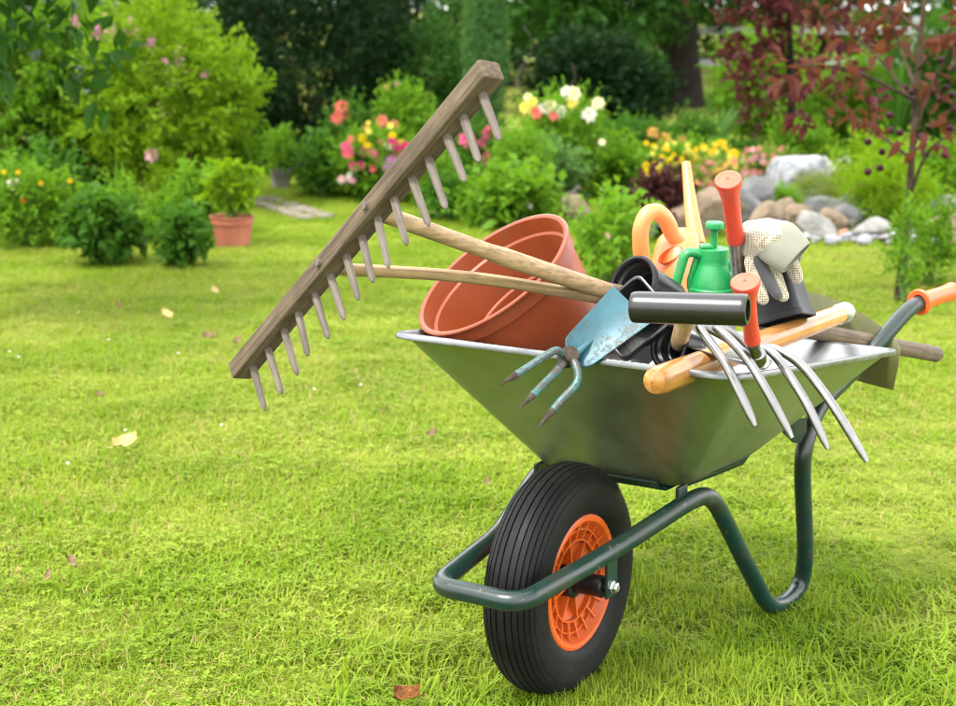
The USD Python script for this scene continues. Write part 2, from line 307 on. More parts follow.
# ================================================================== THE GROUND
ground_mat = mat('lawn_soil', {'g': ('geometry', {}), 'n': ('noise_texture', {'scale': 3.0, 'detail': 8.0, 'roughness': .7}), 'n2': ('noise_texture', {'scale': 60.0, 'detail': 5.0}), 'r': ('rgb_ramp', {'ramp': [(.3, (.06, .07, .012)), (.55, (.13, .155, .022)), (.75, (.20, .165, .06))]}),
    'b': ('bump', {'strength': .6, 'distance': .02}), 'p': ('principled_bsdf', {'roughness': 1.0, 'specular_ior_level': .1})},
    [('g.position', 'n.vector'), ('g.position', 'n2.vector'), ('n.fac', 'r.fac'), ('r.color', 'p.base_color'), ('n2.fac', 'b.height'), ('b.normal', 'p.normal')])
gx = np.concatenate([[-300, -120, -50], np.linspace(-20, 20, 41), [50, 120, 300]]); gy = np.concatenate([[-100, -30], np.linspace(-8, 40, 49), [80, 160, 400]])
gv = A3([[x, y, -.012 - .012 * math.sin(x * 1.3) * math.cos(y * .9) * (abs(x) < 20)] for y in gy for x in gx]); nx = len(gx)
gf = A3([(j * nx + i, j * nx + i + 1, (j + 1) * nx + i + 1, (j + 1) * nx + i) for j in range(len(gy) - 1) for i in range(nx - 1)])
single('lawn_ground', (gv, gf), ground_mat, 'mossy soil under the garden lawn', 'ground', loc=(0, 0, 0), kind='structure', smooth=True)

# grass: blade patches repeated over the lawn
GRASS = leafmat('grass_blades', [(.12, .20, .010), (.33, .47, .015), (.225, .365, .012), (.455, .565, .03), (.40, .535, .02), (.50, .575, .06), (.16, .275, .010), (.51, .50, .17), (.43, .565, .02), (.285, .435, .015), (.48, .58, .04), (.50, .45, .19)], .42, .45, patch=(.46, .47, .09), scale=1.6)
STRAW = leafmat('dry_grass_blades', [(.32, .25, .10), (.42, .35, .16), (.48, .38, .21), (.26, .17, .09), (.42, .40, .14)], .3, .7)
def blades(n, size, h0, h1, wid, seed, lean=.55):
    r = np.random.default_rng(seed)
    b = np.c_[r.uniform(-size / 2, size / 2, (n, 2)), np.full(n, -.012)]
    a = r.uniform(0, 2 * np.pi, n); h = r.uniform(h0, h1, n) * (1 - .35 * r.random(n) ** 3); w = wid * r.uniform(.6, 1.25, n)
    d = np.c_[np.cos(a), np.sin(a), np.zeros(n)]; s = np.c_[-np.sin(a), np.cos(a), np.zeros(n)]
    ln = r.uniform(.02, 1.0, n) ** .8 * lean; up = A3([0, 0, 1.0])
    m = b + up * (h * .55)[:, None] + d * (h * ln * .35)[:, None]
    t = b + up * (h * np.maximum(1 - .34 * ln ** 2, .12))[:, None] + d * (h * ln * 1.25)[:, None]
    tw = s * (w / 2)[:, None]; sk = d * (w * .2)[:, None]
    v = np.stack([b - tw, b + tw, m + tw * .9 + sk, m - tw * .9 + sk, t], 1).reshape(-1, 3)
    k = np.arange(n)[:, None] * 5
    f = np.concatenate([k + [0, 1, 2], k + [0, 2, 3], k + [3, 2, 4]], 0)
    return v, f
def instancer(name, protos, pos, ang, scl, idx, m, label, cat):
    path = numbered('/World/' + name); pi = UsdGeom.PointInstancer.Define(stage, path)
    rel = pi.CreatePrototypesRel()
    for k, pm in enumerate(protos):
        q = f'{path}/patch_{k + 1:03d}'; usdkit.mesh(stage, q, pm, m, smooth=False); rel.AddTarget(q)
    pi.CreateProtoIndicesAttr(Vt.IntArray([int(i) for i in idx])); pi.CreatePositionsAttr(Vt.Vec3fArray.FromNumpy(np.asarray(pos, np.float32)))
    pi.CreateOrientationsAttr(Vt.QuathArray([Gf.Quath(float(math.cos(a / 2)), 0, 0, float(math.sin(a / 2))) for a in ang]))
    pi.CreateScalesAttr(Vt.Vec3fArray.FromNumpy(np.asarray(scl, np.float32)))
    setc(pi.GetPrim(), label=label, category=cat, kind='stuff')
S = .3
def clover(n, size, seed):
    r = np.random.default_rng(seed); vs, fs = [], []
    for i in range(n):
        c = np.r_[r.uniform(-size / 2, size / 2, 2), r.uniform(.008, .026)]; L = r.uniform(.006, .012); a0 = r.uniform(0, 6.283)
        for q in range(3):
            a = a0 + q * 2.094; e = A3([math.cos(a), math.sin(a), r.uniform(-.2, .3)]); t = A3([-math.sin(a), math.cos(a), 0]) * L * .45
            fs.append(A3([[0, 1, 2], [0, 2, 3]]) + 4 * len(vs)); vs.append(A3([c, c + e * L * .6 + t, c + e * L, c + e * L * .6 - t]))
    return np.vstack(vs), np.vstack(fs)
pr_ = [join([blades(2900, S * 1.3, .010, .034, .0032, 100 + k, 1.45), clover(25 + 40 * (k % 3), S * 1.2, 140 + k)]) for k in range(5)] + [join([blades(2000, S * 1.3, .014, .044, .0042, 120 + k, 1.4), clover(40, S * 1.2, 160 + k)]) for k in range(4)]
pr_ += [join([blades(1150, S * 1.3, .022, .066, .0054, 150 + k, 1.35), blades(1200, S * 1.3, .010, .03, .0032, 155 + k, 1.5)]) for k in range(3)]
def straws(n, size, seed):
    r = np.random.default_rng(seed); v, f = blades(n, size, .012, .036, .0020, seed, 1.25); m = n // 6
    c = np.c_[r.uniform(-size / 2, size / 2, (m, 2)), r.uniform(.006, .022, m)]; a = r.uniform(0, 6.283, m); e = np.c_[np.cos(a), np.sin(a), r.normal(size=m) * .15] * r.uniform(.006, .016, m)[:, None]; t = np.c_[-np.sin(a), np.cos(a), np.zeros(m)] * .0006
    v2 = np.stack([c - e - t, c - e + t, c + e + t * .6, c + e - t * .6], 1).reshape(-1, 3); k = np.arange(m)[:, None] * 4
    return join([(v, f), (v2, np.concatenate([k + [0, 1, 2], k + [0, 2, 3]], 0))])
sr_ = [straws(int(n_), S * 1.3, 170 + k) for k, n_ in enumerate((150, 280, 480, 700))]
pos, ang, scl, idx = [], [], [], []
rg = np.random.default_rng(3)
y = 1.75
while y < 13.5:
    half = (y + 1.0) * .36 + .5
    for x in np.arange(-half, half, S):
        p = A3([x, y, 0]) + np.r_[rg.uniform(-.05, .05, 2), 0]
        lush = meshkit.fbm(A3([[p[0] * 1.1, p[1] * 1.1, 3.3]]), 3, 5)[0] + (.16 if (p[1] < 3.6 and p[0] > .15) else 0)
        pos.append(p); ang.append(rg.integers(0, 4) * math.pi / 2 + rg.uniform(-.2, .2)); s = rg.uniform(.85, 1.15); scl.append((1, 1, s)); idx.append(rg.integers(5, 9) if lush + rg.uniform(-.1, .1) > .60 else rg.integers(0, 5))
        if p[1] < 3.1 + .3 * rg.random() and p[0] > -.15 + .25 * rg.random(): idx[-1] = rg.integers(9, 12) if rg.random() < .6 else idx[-1]
    y += S
sidx = [int(np.clip((meshkit.fbm(A3([[p[0] * 2.1 + 9, p[1] * 2.1, 1.7]]), 3, 8)[0] - .28) * 7 + rg.uniform(-.6, .6), 0, 3)) for p in pos]
near = [i for i, p in enumerate(pos) if p[1] < 8]
# taller tufts left standing round the wheel and the feet
for (u, w, n_, sc_) in ((0, .0, 3, 1.0), (.05, .10, 3, 1.0), (-.08, .10, 3, 1.1), (-.50, .24, 2, .8), (-.62, .19, 2, .9), (-.52, -.19, 2, 1.0)):
    for q in range(n_):
        pos.append(B(u, w, 0) + np.r_[rg.normal(size=2) * .10, 0]); ang.append(rg.uniform(0, 6.28)); scl.append((.55, .55, sc_)); idx.append(rg.integers(9, 12))
instancer('grass', pr_, pos, ang, scl, idx, GRASS, 'short bright green lawn grass with straw-coloured patches', 'grass')

instancer('dry_grass', sr_, [pos[i] for i in near], [ang[i] + .4 for i in near], [scl[i] for i in near], [sidx[i] for i in near], STRAW, 'dry straw-coloured blades lying through the lawn', 'dry grass')

# stone path at the back of the lawn
PATHM = stone('path_stone', (.12, .10, .08), (.20, .17, .14), (.28, .24, .20), 6, .6)
pc = [G(318, 219), G(283, 208), G(252, 199), G(215, 193), G(180, 190)]
rp = np.random.default_rng(21)
PT = Thing('path', 'narrow irregular grey stone path curving past the potted plant into the planting', 'path', pc[1] * [1, 1, 0], kind='structure')
pl_ = smooth_path(pc, 4)
for k in range(len(pl_) - 1):
    c, ax = (pl_[k] + pl_[k + 1]) / 2, unit(pl_[k + 1] - pl_[k]); sd = A3([-ax[1], ax[0], 0]); Lh = np.linalg.norm(pl_[k + 1] - pl_[k]) / 2
    for side_ in (-1, 1):
        if rp.random() < .12: continue
        cc = c + sd * side_ * (.062 + rp.uniform(-.012, .012)) + ax * rp.uniform(-.02, .02); n_ = 8; an = np.linspace(0, 6.283, n_, endpoint=False) + rp.uniform(-.2, .2, n_)
        ring = A3([cc + ax * math.cos(t) * Lh * rp.uniform(.8, 1.08) + sd * math.sin(t) * .060 * rp.uniform(.8, 1.1) for t in an])
        PT.part('stone_slab', loft([ring + [0, 0, -.02], ring + [0, 0, .010], cc + (ring - cc) * .93 + [0, 0, .016]], True), PATHM, smooth=False)

# ================================================================== WHEELBARROW
wb = Thing('wheelbarrow', 'green-framed galvanised wheelbarrow with orange wheel rim, loaded with garden tools', 'wheelbarrow', BO)
# tray: lofted from a small bottom to a wide rim
RIM = [B(.028, -.312, .583), B(.028, .312, .583), B(-.668, .330, .501), B(-.668, -.330, .501)]
BOT = [B(-.160, -.136, .333), B(-.160, .136, .333), B(-.325, .190, .350), B(-.325, -.190, .350)]
def rloop(cs, rads, n=8):
    out = []
    for i in range(4):
        p, c, q = cs[i - 1], cs[i], cs[(i + 1) % 4]; r = rads[i]
        s, e = c + unit(p - c) * r, c + unit(q - c) * r
        for t in np.linspace(0, 1, n): out.append((1 - t) ** 2 * s + 2 * t * (1 - t) * c + t * t * e)
    return A3(out)
def subdivloop(l, k=1): return l
cR = sum(RIM) / 4; upn = unit(np.cross(RIM[1] - RIM[0], RIM[3] - RIM[0])); upn = upn if upn[2] > 0 else -upn
def tray_loop(t, off=0.0, lift=0.0):
    cs = [BOT[i] * (1 - t) + RIM[i] * t for i in range(4)]
    c = sum(cs) / 4; cs = [q + unit((q - c) * [1, 1, 0]) * off + upn * lift for q in cs]
    r = [.034 + (k - .034) * t for k in (.035, .06, .035, .05)]
    return rloop(cs, r)
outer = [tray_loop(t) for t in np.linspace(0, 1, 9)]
# outside faces look out, inside faces look in: one closed skin out -> lip -> back in
rl = [tray_loop(1, .001, -.003), tray_loop(1, .004, -.003), tray_loop(1, .007, -.0045), tray_loop(1, .009, -.0085), tray_loop(1, .0115, -.0075), tray_loop(1, .0125, -.002), tray_loop(1, .0095, .0022), tray_loop(1, .003, .0022), tray_loop(1, -.002, .001)]
il = [tray_loop(1, -.002, .001)] + [tray_loop(t, -.003, .003) for t in np.linspace(.985, 0, 9)]
wb.part('tray', loft(il + [il[-1] * .02 + il[-1].mean(0) * .98], False), GALV, smooth=38)
wb.part('tray_rim', loft(rl, False), RIMSTEEL, smooth=45)
wb.part('tray_outside', loft([outer[0] * .02 + sum(BOT) / 4 * .98] + outer, False), TRAYOUT, smooth=38, label='satin outer face of the tray, lawn reflection tinted in as olive-green')
# frame: one bent tube on each side, joined by the bumper in front
def side(s):
    P = [(.262, .0, .248), (.262, .076 * s, .247), (.036, .1 * s, .264), (-.048, .12 * s, .281), (-.19, .153 * s, .313), (-.245, .16 * s, .300), (-.36, .175 * s, .152), (-.462, .18 * s, .035), (-.53, .184 * s, .017), (-.605, .19 * s, .030), (-.597, .2 * s, .10), (-.527, .212 * s, .285), (-.522, .216 * s, .335), (-.60, .208 * s, .390), (-.770, .236 * s, .452), (-.808, .257 * s, .49), (-.90, .278 * s, .541), (-.96, .29 * s, .5465)]
    return [B(*q) for q in P]
def frame_path(s):
    p = side(s); rads = [0, .035, .05, .12, .06, .05, .06, .05, .05, .05, .05, .05, .06, .05, .05, .05, .05, 0]
    return fillet(p, rads, 7)
full = np.vstack([frame_path(-1)[::-1], frame_path(1)[1:]])
half_ = len(frame_path(1))
fp = wb.part('frame', tube(full, .0158, 18), GREEN, smooth=60)
# bumper weld swellings
for s in (-1, 1):
    wb.part('handle_grip', lathe([(.0158, .001), (.0245, .0), (.0262, .0015), (.0266, .005), (.0255, .0075), (.0195, .010), (.0175, .018), (.0170, .05), (.0168, .09), (.0172, .118), (.0190, .130), (.0192, .135), (.0175, .139), (.001, .140)], B(-.938, .2845 * s, .5462), B(-1.065, .311 * s, .552) - B(-.938, .2845 * s, .5462), 32), GRIP)
    # bracket and bolt that carry the axle
    bx = (BU * .98 + A3([0, 0, -.2]), BW * s, A3([0, 0, 1.0]))
    wb.part('axle_bracket', rbox(B(-.002, .092 * s, .222), (unit(BU), BW * s, A3([0, 0, 1.])), (.018, .003, .042), .002), GREEN)
    bp = wb.part('axle_bolt', lathe([(.0, .0), (.011, .0), (.011, .002), (.0085, .0025), (.0085, .009), (.006, .011), (.0, .0112)], B(.0, .0955 * s, .198), BW * s, 6), BOLT)
wb.part('axle', rod(B(0, -.092, .195), B(0, .092, .195), .0075), BLACKP)
# supports under the tray
def plate(pts, th): 
    c = [A3(p) for p in pts]; return sheet([[c[0], c[1]], [c[3], c[2]]], th)
wb.part('tray_support', sheet([[B(-.162, -.095, .326), B(-.162, .0, .326), B(-.162, .110, .326)], [B(-.325, -.15, .343), B(-.325, .0, .343), B(-.325, .15, .343)]], .007), GREEN)
for (u, z0, z1, hw) in ((-.150, .325, .339, .100), ):
    wb.part('support_flange', sheet([[B(u - .012, w, z0), B(u + .002, w, z1)] for w in np.linspace(-hw, hw, 7)], .005), GREEN)
for s in (-1, 1):
    wb.part('support_post', rbox(B(-.165, .138 * s, .314), (BU, BW, A3([0, 0, 1.])), (.017, .004, .022), .002), GREEN)
    wb.part('gusset', sheet([[B(-.43, .185 * s, .40), B(-.53, .213 * s, .385)], [B(-.50, .200 * s, .345), B(-.535, .214 * s, .335)]], .006), GREEN)
    wb.part('support_rail', sheet([[B(-.18, .132 * s, .329), B(-.18, .143 * s, .343)], [B(-.25, .156 * s, .335), B(-.25, .167 * s, .350)], [B(-.32, .180 * s, .343), B(-.32, .191 * s, .359)]], .005), GREEN)
# wheel
def wl(prof, n=72): return lathe(prof, B(0, 0, .195), BW, n, False)
tprof = []
def tyre_pt(k):
    q = math.cos(k); return .1475 + .0475 * np.sign(q) * abs(q) ** .8, np.sign(math.sin(k)) * .050 * abs(math.sin(k)) ** .85
for k in np.linspace(-2.83, -1.32, 14): tprof.append(tyre_pt(k))
gk = np.linspace(-1.2, 1.2, 12)
for i, k in enumerate(gk):
    for o, dp in ((-.028, 0), (-.016, .0032), (.016, .0032), (.028, 0)):
        r_, w_ = tyre_pt(k + o); tprof.append((r_ - dp * (1.0 if 0 < i < 11 else .6), w_ * (1 - dp * 2)))
for k in np.linspace(1.32, 2.83, 14): tprof.append(tyre_pt(k))
wb_tyre = wb.part('tyre', wl(tprof, 96), RUBBER, smooth=40)
nub = []
rn = np.random.default_rng(8)
for k in range(46):
    a = k / 46 * 6.283 + rn.uniform(-.03, .03); rr_ = rn.choice([.186, .118]) ; sw = rn.choice([-1, 1]) * (.026 if rr_ > .15 else .040)
    c = B(math.sin(a) * rr_, sw, .195 + math.cos(a) * rr_); nd = unit(B(math.sin(a) * rr_, sw * 2.6, .195 + math.cos(a) * rr_) - B(0, 0, .195))
    nub.append(tube([c, c + nd * .004, c + nd * .007 + rn.normal(size=3) * .001], [.0009, .0007, .0003], 4))
wb.part('moulding_hair', nub, RUBBER, parent=wb_tyre, kind='stuff')
rim = wb.part('wheel_rim', wl([(.030, .006), (.045, .010), (.062, .016), (.080, .020), (.094, .024), (.098, .030), (.103, .040), (.110, .0415), (.1145, .039), (.1165, .033), (.1165, -.033), (.1145, -.039), (.110, -.0415), (.103, -.040), (.098, -.030), (.094, -.024), (.080, -.02), (.062, -.016), (.045, -.010), (.030, -.006)], 72), ORANGE)
for s in (1, -1):
    for k in range(20):
        a = k / 20 * 2 * math.pi
        e = A3([math.sin(a), math.cos(a)])
        def at_(r, w): return B(e[0] * r, w * s, .195 + e[1] * r)
        sd = unit(at_(1, 0) - at_(0, 0)); sd = np.cross(sd, BW) * .0016
        v = []
        for (r, w0, w1) in ((.070, .010, .0265), (.0995, .022, .0345)):
            for q in (-1, 1): v += [at_(r, w0) + sd * q, at_(r, w1) + sd * q]
        wb.part('rib', (A3(v), A3([[0, 1, 5, 4], [2, 6, 7, 3], [1, 3, 7, 5]])), ORANGE, parent=rim, smooth=False)
    for k in range(8):
        a = k / 8 * 2 * math.pi + .2; e = A3([math.sin(a), math.cos(a)])
        v = []; sd = np.cross(unit(e[0] * BU + A3([0, 0, e[1]])), BW) * .002
        for (r, w0, w1) in ((.026, .005, .024), (.070, .012, .0245)):
            for q in (-1, 1): v += [B(e[0] * r, w0 * s, .195 + e[1] * r) + sd * q, B(e[0] * r, w1 * s, .195 + e[1] * r) + sd * q]
        wb.part('rib', (A3(v), A3([[0, 1, 5, 4], [2, 6, 7, 3], [1, 3, 7, 5]])), ORANGE, parent=rim, smooth=False)
    wb.part('ring_wall', lathe([(.0675, .010), (.0675, .0265), (.0705, .0265), (.0715, .010)], B(0, 0, .195), BW * s, 64), ORANGE, parent=rim)
    wb.part('ring_wall', lathe([(.086, .015), (.086, .029), (.0885, .029), (.0895, .015)], B(0, 0, .195), BW * s, 64), ORANGE, parent=rim)
    wb.part('hub', lathe([(.008, .082), (.016, .082), (.0185, .079), (.0185, .03), (.028, .028), (.030, .0)], B(0, 0, .195), BW * s, 32), BLACKP, parent=rim)

# ================================================================== THINGS IN THE TRAY
# ---- wooden rake
hd0, hd1 = W(240, 371, 2.62), W(491, 70, 2.12)
hdir = unit(hd1 - hd0); S_pt, E_pt = W(606, 292, 2.74), W(940, 355, 3.42)
hc = (hd0 + hd1) / 2
hnd = unit(E_pt - hc); hnd = unit(hnd - hdir * (hnd @ hdir)); tdir = np.cross(hnd, hdir); tdir = tdir if tdir[2] < 0 else -tdir
WG = wood('weathered_rake_wood', hdir, (.05, .034, .018), (.105, .074, .042), (.18, .135, .082), .8, 150, .5, 0, .6)
WT = wood('grey_tine_wood', tdir, (.08, .064, .05), (.145, .12, .096), (.21, .175, .145), .8, 200, .3, 0, .3)
WH = wood('pale_rake_handle_wood', hnd, (.20, .13, .065), (.36, .245, .125), (.48, .35, .20), .6, 160, .3, 0, .35)
rk = Thing('wooden_rake', 'old wooden hay rake with a long toothed head lying across the wheelbarrow', 'rake', hc)
head = rk.part('rake_head', rbox(hc, (hdir, hnd, tdir), (np.linalg.norm(hd1 - hd0) / 2 + .002, .0172, .0145), .003), WG)
NT = 15
tp = [(483, 92), (462, 116), (444, 136), (425, 161), (408, 180), (391, 203), (375, 222), (360, 242), (345, 261), (328, 281), (313, 299), (299, 319), (285, 335), (270, 354), (257, 371)]
for k, (qx, qy) in enumerate(tp):
    f = 1 - (k + .5) / NT * .97 - .01
    # the pixel picks how far along the head the tooth sits
    d0 = 1 / (1 / 2.62 * (1 - f) + 1 / 2.12 * f)
    al = (W(qx - 5, qy - 2, d0) - hd0) @ hdir
    b0 = hd0 + hdir * al + hnd * .002
    jit = R.normal(size=3) * .035
    td = unit(tdir + jit)
    ln = .094 + R.uniform(-.006, .006)
    rk.part('tooth', tube([b0 + td * (-.019), b0 + td * .012, b0 + td * (ln * .5), b0 + td * (ln * .93), b0 + td * ln], [.0060, .0064, .0058, .0050, .002], 10), WT)
for (qx, qy) in ((375, 203), (329, 262)):
    f = (qx - 240) / 251.; d0 = 1 / (1 / 2.62 * (1 - f) + 1 / 2.12 * f)
    c = hd0 + hdir * ((W(qx, qy, d0) - hd0) @ hdir) - hnd * .0185
    rk.part('peg', rod(c - hnd * .004, c + hnd * .012, .006, .006, 10), WT, parent=head)
a1 = hd0 + hdir * ((W(392, 206, 2.36) - hd0) @ hdir) + hnd * .015
a2 = hd0 + hdir * ((W(345, 264, 2.45) - hd0) @ hdir) + hnd * .015
rk.part('handle_fork', tube(smooth_path([a1, a1 * .5 + S_pt * .5 + [0, 0, -.001], S_pt + (E_pt - S_pt) * .02], 8), [.0125] * 8 + [.0145] * 9, 14), WH)
rk.part('handle_fork', tube(smooth_path([a2, a2 * .5 + S_pt * .5 + [0, 0, .004], S_pt + A3([0, 0, -.012]) + (E_pt - S_pt) * .03], 8), [.0135] * 17, 14, flat=(unit(np.cross(hnd, tdir) * .2 + tdir), .62)), WH)
WH2 = wood('grey_rake_handle_wood', E_pt - S_pt, (.09, .065, .04), (.17, .125, .08), (.25, .19, .125), .65, 160, .3, 0, .4)
hl = [S_pt - unit(E_pt - S_pt) * .015 + (E_pt - S_pt) * t for t in np.linspace(0, 1, 8)]
rk.part('handle', tube(hl + [hl[-1] + unit(E_pt - S_pt) * .012], [.0165] * 8 + [.011], 18), WH2, label='grey-brown worn end of the rake handle')

# ---- terracotta plastic pots
def pot(name, label, o, ax, rad, length, m, rimh=.035, group=None, taper=.72, th=.004, n=56, step=True, cat='flower pot'):
    """Round pot: o is the centre of the opening, ax points out of it. Local profile goes outside -> rim -> inside."""
    ax = unit(ax); rb = rad * taper; L = length
    t = Thing(name, label, cat, o - ax * L, group)
    r_at = lambda h: rb + (rad - rb) * h / L
    prof = [(0.001, .004), (rb * .5, .004), (rb - .012, .004), (rb - .008, 0), (rb - .002, .0), (rb, .003), (r_at(L * .5), L * .5), (r_at(L - rimh) - .002, L - rimh - .004), (r_at(L - rimh) + .004, L - rimh), (rad - .001, L - .006), (rad + .004, L - .005), (rad + .006, L - .002), (rad + .005, L), (rad + .001, L + .001), (rad - th, L - .001)]
    ins = [(r_at(L - rimh) - th + .001, L - rimh), (r_at(L - rimh) - th - .004, L - rimh - .003), (r_at(L * .62) - th - .004, L * .62), (r_at(L * .6) - th - .0065, L * .6), (r_at(L * .3) - th - .0065, L * .3), (rb - th - .005, .012), (rb - th - .012, .009), (.001, .009)]
    t.part('pot_body', lathe(prof, o - ax * L, ax, n), m)
    t.part('pot_inside', lathe([prof[-1]] + ins, o - ax * L, ax, n), m)
    return t
pax = CD(-.557, .72, -.42)
pot('terracotta_pot', 'large terracotta-coloured plastic pot on its side, outermost of the nested pair', W(492, 273, 2.87), pax, .150, .26, TERRA, .03)
ip = W(492, 273, 2.87) - pax * .085
pot('terracotta_pot', 'smaller terracotta-coloured plastic pot nested inside the large one', ip + CD(.4, -.85, 0) * .014 + CD(.6, .2, .6) * .004, CD(-.60, .66, -.45), .108, .15, TERRA, .03)

# ---- turquoise two-sided hand hoe
hub = W(568, 357, 2.60)
hoe = Thing('hand_hoe', 'chipped turquoise hand hoe with a flat blade and three pointed tines', 'garden tool', hub)
c00, c01, c11, c10 = W(571, 359, 2.595), W(585, 366, 2.595), W(651, 323, 2.60), W(612, 286, 2.62)
sideA = [W(570, 355, 2.60), W(566, 343, 2.603), W(569, 334, 2.605), W(590, 311, 2.61), W(613, 286, 2.62)]
sideB = [W(577, 363, 2.595), W(585, 367, 2.592), W(595, 363, 2.59), W(619, 346, 2.59), W(652, 322, 2.60)]
sa, sb_ = smooth_path(sideA, 5), smooth_path(sideB, 5)
nb = unit(np.cross(sb_[-1] - sa[0], sa[-1] - sa[0])); nb = nb if nb[1] < 0 else -nb
grid = A3([[sa[i] * (1 - t) + sb_[i] * t - nb * (.012 * math.sin(math.pi * t) * (1 - i / len(sa) * .6)) for t in np.linspace(0, 1, 9)] for i in range(len(sa))])
hoe.part('blade', sheet(grid, .0035), TURQ)
mid0, mid1 = (sa[5] + sb_[5]) / 2, (sa[13] + sb_[13]) / 2
hoe.part('rib', tube([mid0 + nb * .004, mid0 * .5 + mid1 * .5 + nb * .0, mid1 - nb * .008], [.006, .0045, .001], 8), TURQ)
hoe.part('socket', lathe([(.001, -.022), (.010, -.021), (.015, -.014), (.0155, .012), (.012, .02), (.001, .021)], hub, CD(.25, .25, -.93), 20), RUSTY, label='rusty round hub')
for tip, mid in (((500, 385), (552, 352)), ((520, 408), (556, 372)), ((537, 429), (577, 382))):
    k0 = hub + CD(-.3, -.2, -.9) * .004
    m_ = W(*mid, 2.565); e_ = W(*tip, 2.535)
    if tip[0] == 500: path = [k0, W(560, 352, 2.58), m_, m_ * .45 + e_ * .55, e_]
    elif tip[0] == 537: path = [k0, W(575, 364, 2.58), m_, m_ * .55 + e_ * .45, e_]
    else: path = [k0, m_ * .7 + k0 * .3, m_, m_ * .5 + e_ * .5, e_]
    pp = smooth_path(path, 7); n_ = len(pp); i_ = int(n_ * .80)
    tn = hoe.part('tine', tube(pp[:i_ + 1], np.linspace(.0068, .0062, i_ + 1), 10), TURQ2)
    hoe.part('tine_point', tube(pp[i_:], np.linspace(.0064, .0008, n_ - i_), 10), RUSTY, parent=tn)
WS = wood('hand_tool_handle_wood', CD(.8, -.1, .6), (.26, .13, .05), (.42, .24, .09), (.52, .34, .15), .4, 120, .2, .3, .2)
hoe.part('handle', rod(hub + CD(.25, -.1, .95) * .01, W(622, 352, 2.80), .013, .015), WS)

# ---- black tool grip (tube handle of a spade)
g0, g1 = W(632, 307, 2.36), W(748, 310, 2.30); ga = unit(g1 - g0)
sp1 = Thing('black_tool_handle', 'black plastic tube-shaped tool grip across the middle of the load', 'tool handle', g0)
Lg = np.linalg.norm(g1 - g0)
sp1.part('grip', lathe([(.0155, .012), (.0165, .001), (.0195, .0), (.0212, .001), (.0224, .004), (.0228, .01), (.0226, Lg * .5), (.0228, Lg - .008), (.0222, Lg - .002), (.0205, Lg), (.0155, Lg), (.015, Lg - .012), (.001, Lg - .013)], g0, ga, 40), BLACKG)
sp1.part('grip_inside', lathe([(.0156, .013), (.001, .03)], g0, ga, 24), BLACKP)
WSh = wood('spade_shaft_wood', W(688, 345, 2.75) - W(688, 312, 2.43), (.36, .22, .10), (.52, .36, .18), (.62, .46, .26), .5)
sp1.part('shaft', rod(g0 * .5 + g1 * .5 + CD(0, -.2, 1) * .012, W(676, 352, 2.80), .014, .014), WSh)

# ---- long wooden handled spade with olive blade
s0, s1 = W(653, 382, 2.47), W(846, 312, 3.02); sx_ = unit(s1 - s0); Ls = np.linalg.norm(s1 - s0)
WO = wood('varnished_spade_wood', sx_, (.27, .11, .022), (.43, .19, .045), (.53, .28, .09), .32, 70, .08, .5, .15)
spd = Thing('spade', 'spade with a thick varnished wooden handle and an olive-green blade behind the tray', 'spade', s0)
spd.part('handle', lathe([(.001, -.002), (.010, -.0015), (.0185, .003), (.0215, .010), (.0222, .03), (.0215, Ls * .4), (.019, Ls * .75), (.0175, Ls - .03), (.0175, Ls - .02)], s0, sx_, 28), WO)
spd.part('ferrule', lathe([(.0178, Ls - .032), (.0192, Ls - .030), (.0192, Ls - .004), (.018, Ls), (.012, Ls + .001), (.001, Ls + .001)], s0, sx_, 28), STEEL)
tl, tr, br, bl = W(786, 290, 3.26), W(901, 341, 3.22), W(893, 390, 3.24), W(788, 350, 3.26)
bn = CD(.05, .2, -1)
def bl_pt(a, b):
    q = (tl * (1 - a) + tr * a) * (1 - b) + (bl * (1 - a) + br * a) * b
    cut = -.008 * max(0, (a - .9) / .1) ** 2 * max(0, 1 - b * 6)
    return q - bn * (.035 * math.sin(math.pi * a)) + bn * .01 * math.sin(math.pi * b) + A3([0, 0, cut * 2 + .036 * math.sin(math.pi * a) * (1 - b)])
spd.part('blade', sheet([[bl_pt(a, b) for b in np.linspace(0, 1, 9)] for a in np.linspace(0, 1, 19)], .003), OLIVE)
spd.part('neck', tube(smooth_path([s1 - sx_ * .01, s1 + sx_ * .02 + A3([0, 0, -.006]), bl_pt(.5, .2), bl_pt(.5, .5)], 6), [.012] * 13 + [.010, .009, .008, .006, .004, .002], 12, flat=(bn, .6)), OLIVE)

# ---- cultivator with four bright tines and a red-orange handle
def orange_handle(t, top, axis, L, R0=.0118, cap=.0215):
    """Flared hand grip; top is the centre of the end disc, axis points out of it."""
    ax = unit(axis)
    pr = [(cap - .0018, -.0003), (cap - .0006, -.0012), (cap, -.004), (cap - .0008, -.009), (R0 + (cap - R0) * .55, -.020), (R0 + .0012, -.036), (R0, -.052), (R0 - .0006, -L * .75), (R0 + .0006, -L + .008), (R0 + .0004, -L + .002), (R0 - .001, -L), (.004, -L - .0005)]
    h = t.part('handle', lathe(pr, top, ax, 36), REDCAP)
    t.part('end_cap', lathe([(cap - .0018, -.0003), (cap * .7, .0004), (cap * .66, -.0002), (.0025, .0006), (.002, -.001), (.0005, -.001)], top, ax, 36), CAPM, parent=h, label='pale matt end of the handle')
    return h
def orange_handle2(*a, **k): return orange_handle(*a, **k)
cu = Thing('hand_cultivator', 'hand cultivator with a red-orange handle and four curved bright steel tines', 'garden tool', W(757, 352, 2.50))
ctop, cbot = W(745, 281, 2.36), W(753, 345, 2.435)
cax = unit(ctop - cbot); Lc = np.linalg.norm(ctop - cbot)
orange_handle(cu, ctop, cax, Lc - .005)
